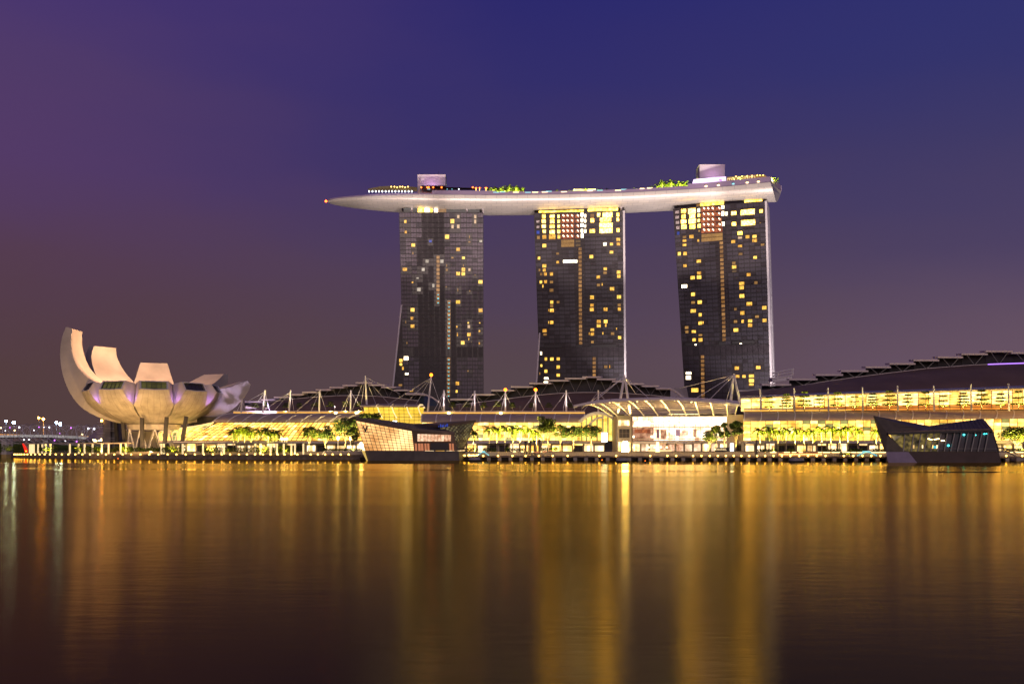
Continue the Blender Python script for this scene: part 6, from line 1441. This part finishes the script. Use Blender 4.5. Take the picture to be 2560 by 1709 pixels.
def red_sail():
    Y = shoreY(60)+2; t = thing('sail_sign', 'red upright sail shaped sign at the left tip of the promenade', 'sign', (X(62, Y), Y, 2.1))
    MB().prism([W(x, y, Y) for x, y in ((63, 1131), (68, 1130), (67.5, 1124), (63, 1115), (58, 1108), (55, 1107.5), (58, 1116))], (0, .5, 0)).build('sail', M['red'], t)
    MB().prism([W(x, y, Y+.6) for x, y in ((69, 1130), (74, 1130), (70, 1111), (58, 1107.5), (64, 1115))], (0, .4, 0)).build('back_panel', M['grey'], t)
    MB().ball(W(65, 1127, Y-.1), .35).build('lamp', M['lampo2'], t)
red_sail()
def helix_bridge():
    root = thing('footbridge', 'double helix steel footbridge with small white lights left of the museum', 'footbridge', W(120, 1100, 650))
    def axis(t): return Vector((ease(X(-60, 690), X(262, 560), t), ease(690, 560, t), ease(Z(1089, 690), Z(1090, 560), t)+1.5*math.sin(math.pi*t)))
    ax = (axis(1)-axis(0)); ax.z = 0; ax.normalize(); side = Vector((-ax.y, ax.x, 0)); up = Vector((0, 0, 1))
    n = 200; r = 6.4
    for ph, rr_, turns in ((0, r, 4.5), (math.pi, r, 4.5), (math.pi/2, r, 4.5), (.6, r*.86, -4.5), (.6+math.pi, r*.86, -4.5)):
        pts = []
        for i in range(n+1):
            t = i/n; a = ph+turns*2*math.pi*t; pts.append(axis(t)+side*(rr_*math.cos(a))+up*(rr_*math.sin(a)))
        MB().path(pts, .15, 4).build('helix_tube', M['steel'], root)
    d = MB()
    for i in range(30):
        p, q = axis(i/30), axis((i+1)/30); d.prism([p-side*3-up*2.2, q-side*3-up*2.2, q+side*3-up*2.2, p+side*3-up*2.2], -up*.5)
    d.build('deck', M['dark'], root)
    g = MB()
    for i in range(30):
        p, q = axis(i/30), axis((i+1)/30); g.quad(p-side*3.1-up*2.2, q-side*3.1-up*2.2, q-side*3.1-up*.6, p-side*3.1-up*.6)
    g.build('parapet_glass', M['bridgeglow'], root)
    k = MB()
    for i in range(1, 30):
        p = axis(i/30); k.path([p+side*(5*math.cos(a*.52))+up*(5*math.sin(a*.52)) for a in range(13)], .1, 4)
    k.build('hoop', M['steel'], root)
    rr = random.Random(3)
    for i in range(26):
        t = (i+.5)/26; s = rr.choice((-1, 1)); p = axis(t)-side*4.5+up*rr.choice((-3.8, .6, 2.2, 4.2))
        MB().ball(p, rr.choice((.28, .36, .45))).build('lamp', M[rr.choice(('lampw2', 'lampw2', 'violet2', 'glow'))], root)
    for i, tt in enumerate((.12, .5, .86)):
        p = axis(tt); MB().tube((p.x, p.y, -2), p-up*5, .7, n=6).build('pier', M['concrete'], root)
    # road bridge behind it
    t = thing('road_bridge', 'long road bridge with orange lit parapet behind the helix footbridge', 'bridge', W(120, 1092, 760))
    d = MB().prism([W(-120, 1090, 800), W(240, 1096, 740), W(240, 1092, 740), W(-120, 1083, 800)], (0, 12, 0)); d.build('deck', M['concrete'], t)
    MB().prism([W(-120, 1083, 799.5), W(240, 1092, 739.5), W(240, 1090.6, 739.5), W(-120, 1081.4, 799.5)], (0, .5, 0)).build('parapet', M['orangeglow'], t)
    for px in (-40, 50, 150): MB().box(X(px, 790)-2, X(px, 790)+2, 765, 775, -2, Z(1092, 790)).build('pier', M['concrete'], t)
    for i, (px, py, mm, lab) in enumerate(((15, 1052, 'lampw', 'bluish white street lamp, leftmost on the road bridge'), (34.5, 1056, 'lampw', 'brilliant white street lamp, second from the left on the bridge'), (97, 1044, 'lampo', 'orange street lamp, left of the orange pair on the bridge'), (108.5, 1047, 'lampo', 'orange street lamp with lit pole, right of the orange pair'), (141, 1055, 'lampw', 'bluish white street lamp, left of the white pair near the museum'), (150.5, 1059.5, 'lampw', 'brilliant white street lamp, right of the white pair near the museum'))):
        Y = 735; p = W(px, py, Y); b = Vector((p.x, p.y, Z(1092, Y)))
        s = thing('street_lamp', lab, 'street lamp', b, 'street lamps on the road bridge')
        MB().tube(b, p, .22, .14, 6).build('pole', M['grey'] if px != 108.5 else M['orangeglow'], s)
        MB().ball(p, .75 if i in (0, 2, 4) else 1.0).build('lamp_head', M[mm], s)
    p = W(254, 1051, 500); s = thing('street_lamp', 'orange lamp on the stair tower left under the museum', 'street lamp', p); MB().ball(p, .6).build('lamp_head', M['lampo'], s); MB().tube(p-Vector((0, 0, 2)), p, .1).build('pole', M['grey'], s)
    # stair tower and gangway under the left petals
    t = thing('stair_tower', 'grey concrete stair tower with balconies left under the museum', 'stair tower', W(270, 1125, 500))
    MB().box(X(258, 500), X(276, 500), 500, 508, 3, Z(1047, 500)).build('shaft', M['concrete'], t)
    MB().box(X(276.2, 500), X(292, 500), 502, 508, 3, Z(1056, 500)).build('shaft', M['grey'], t)
    for y, a, b in ((1060, 243, 258), (1075, 262, 290), (1087, 242, 262), (1099, 272, 290)):
        MB().prism([W(a, y+2, 499), W(b, y+3, 499), W(b, y+1, 499), W(a, y, 499)], (0, 3, 0)).build('landing', M['stone'], t); MB().beam(W(a, y-5, 499), W(b, y-4, 499), .2).build('rail', M['steel'], t)
    MB().prism([W(212, 1098, 520), W(257, 1098, 510), W(257, 1066, 510)], (0, 2, 0)).build('gangway', M['violetstone'], t)
    rr = random.Random(12)
    for i in range(10):
        MB().ball(W(233+rr.random()*30, 1096+rr.random()*7, 505), .3).build('lamp', M['glow'], t)
M['bridgeglow'] = lit('bridge_parapet', (.25, .22, .24), (.8, .72, .7), .2, .6, .4)
M['orangeglow'] = material('orange_parapet', (.6, .3, .1), emit=(1, .40, .06), estr=1.0)
M['lampw2'] = material('bridge_lamp', (.8, .8, .8), emit=(.85, .88, 1), estr=8)
M['violet2'] = material('violet_lamp', (.5, .2, .8), emit=(.65, .15, 1), estr=5)
helix_bridge()

# ------------------------------------------------------------------ floodlights for the deck and the end walls
def floods():
    def flood(px, py, Y, aim, watts, col, cone, lab):
        p = W(px, py, Y); t = thing('floodlight', lab, 'floodlight', p, 'floodlights on the mall roofs')
        MB().box(p.x-.5, p.x+.5, p.y-.3, p.y+.3, p.z-1, p.z-.4).build('housing', M['dark'], t)
        spot('floodlight_beam', p, aim, watts, col, cone, .5, 1.0, t)
    wm = (1, .80, .70)
    for i, (px, aimx, w) in enumerate(((760, 905, 1.0), (1180, 1100, .8), (1290, 1290, 1.0), (1500, 1450, .8), (1640, 1630, 1.1), (1830, 1800, .9), (1990, 1925, .6))):
        Y = lerp_tab(RIM, aimx)
        flood(px, 1000, 560, Vector((X(aimx, Y), Y+9, 192)), 1350000*w, wm, 30, 'small floodlight on the mall roofs aimed at the deck, %s from left' % ORD[i])
    flood(2040, 1000, 640, Vector((X(1925, 720), 722, 95)), 420000, (1, .86, .82), 75, 'small floodlight aimed at the white end wall of the rightmost tower')
    flood(1625, 1000, 700, Vector((X(1560, 745), 745, 100)), 200000, (1, .86, .82), 75, 'small floodlight aimed at the white end wall of the middle tower')
floods()
def wall_wash():
    # the masts, awnings and plaza are washed by small lamps along the mall gutter
    for i, px in enumerate((660, 740, 830, 900, 1110, 1190, 1265, 1340, 1415)):
        p = W(px, 1031, 441); t = thing('wash_light', 'small wash light, %s from the left on the mall gutter' % ORD[i], 'wash light', p, 'wash lights on the mall gutter')
        MB().box(p.x-.3, p.x+.3, p.y-.2, p.y+.2, p.z, p.z+.3).build('housing', M['dark'], t)
        spot('wash_beam', p+Vector((0, -.5, .6)), W(px, 985, 446), 4500, (1, .80, .80), 70, .7, .2, t)
wall_wash()
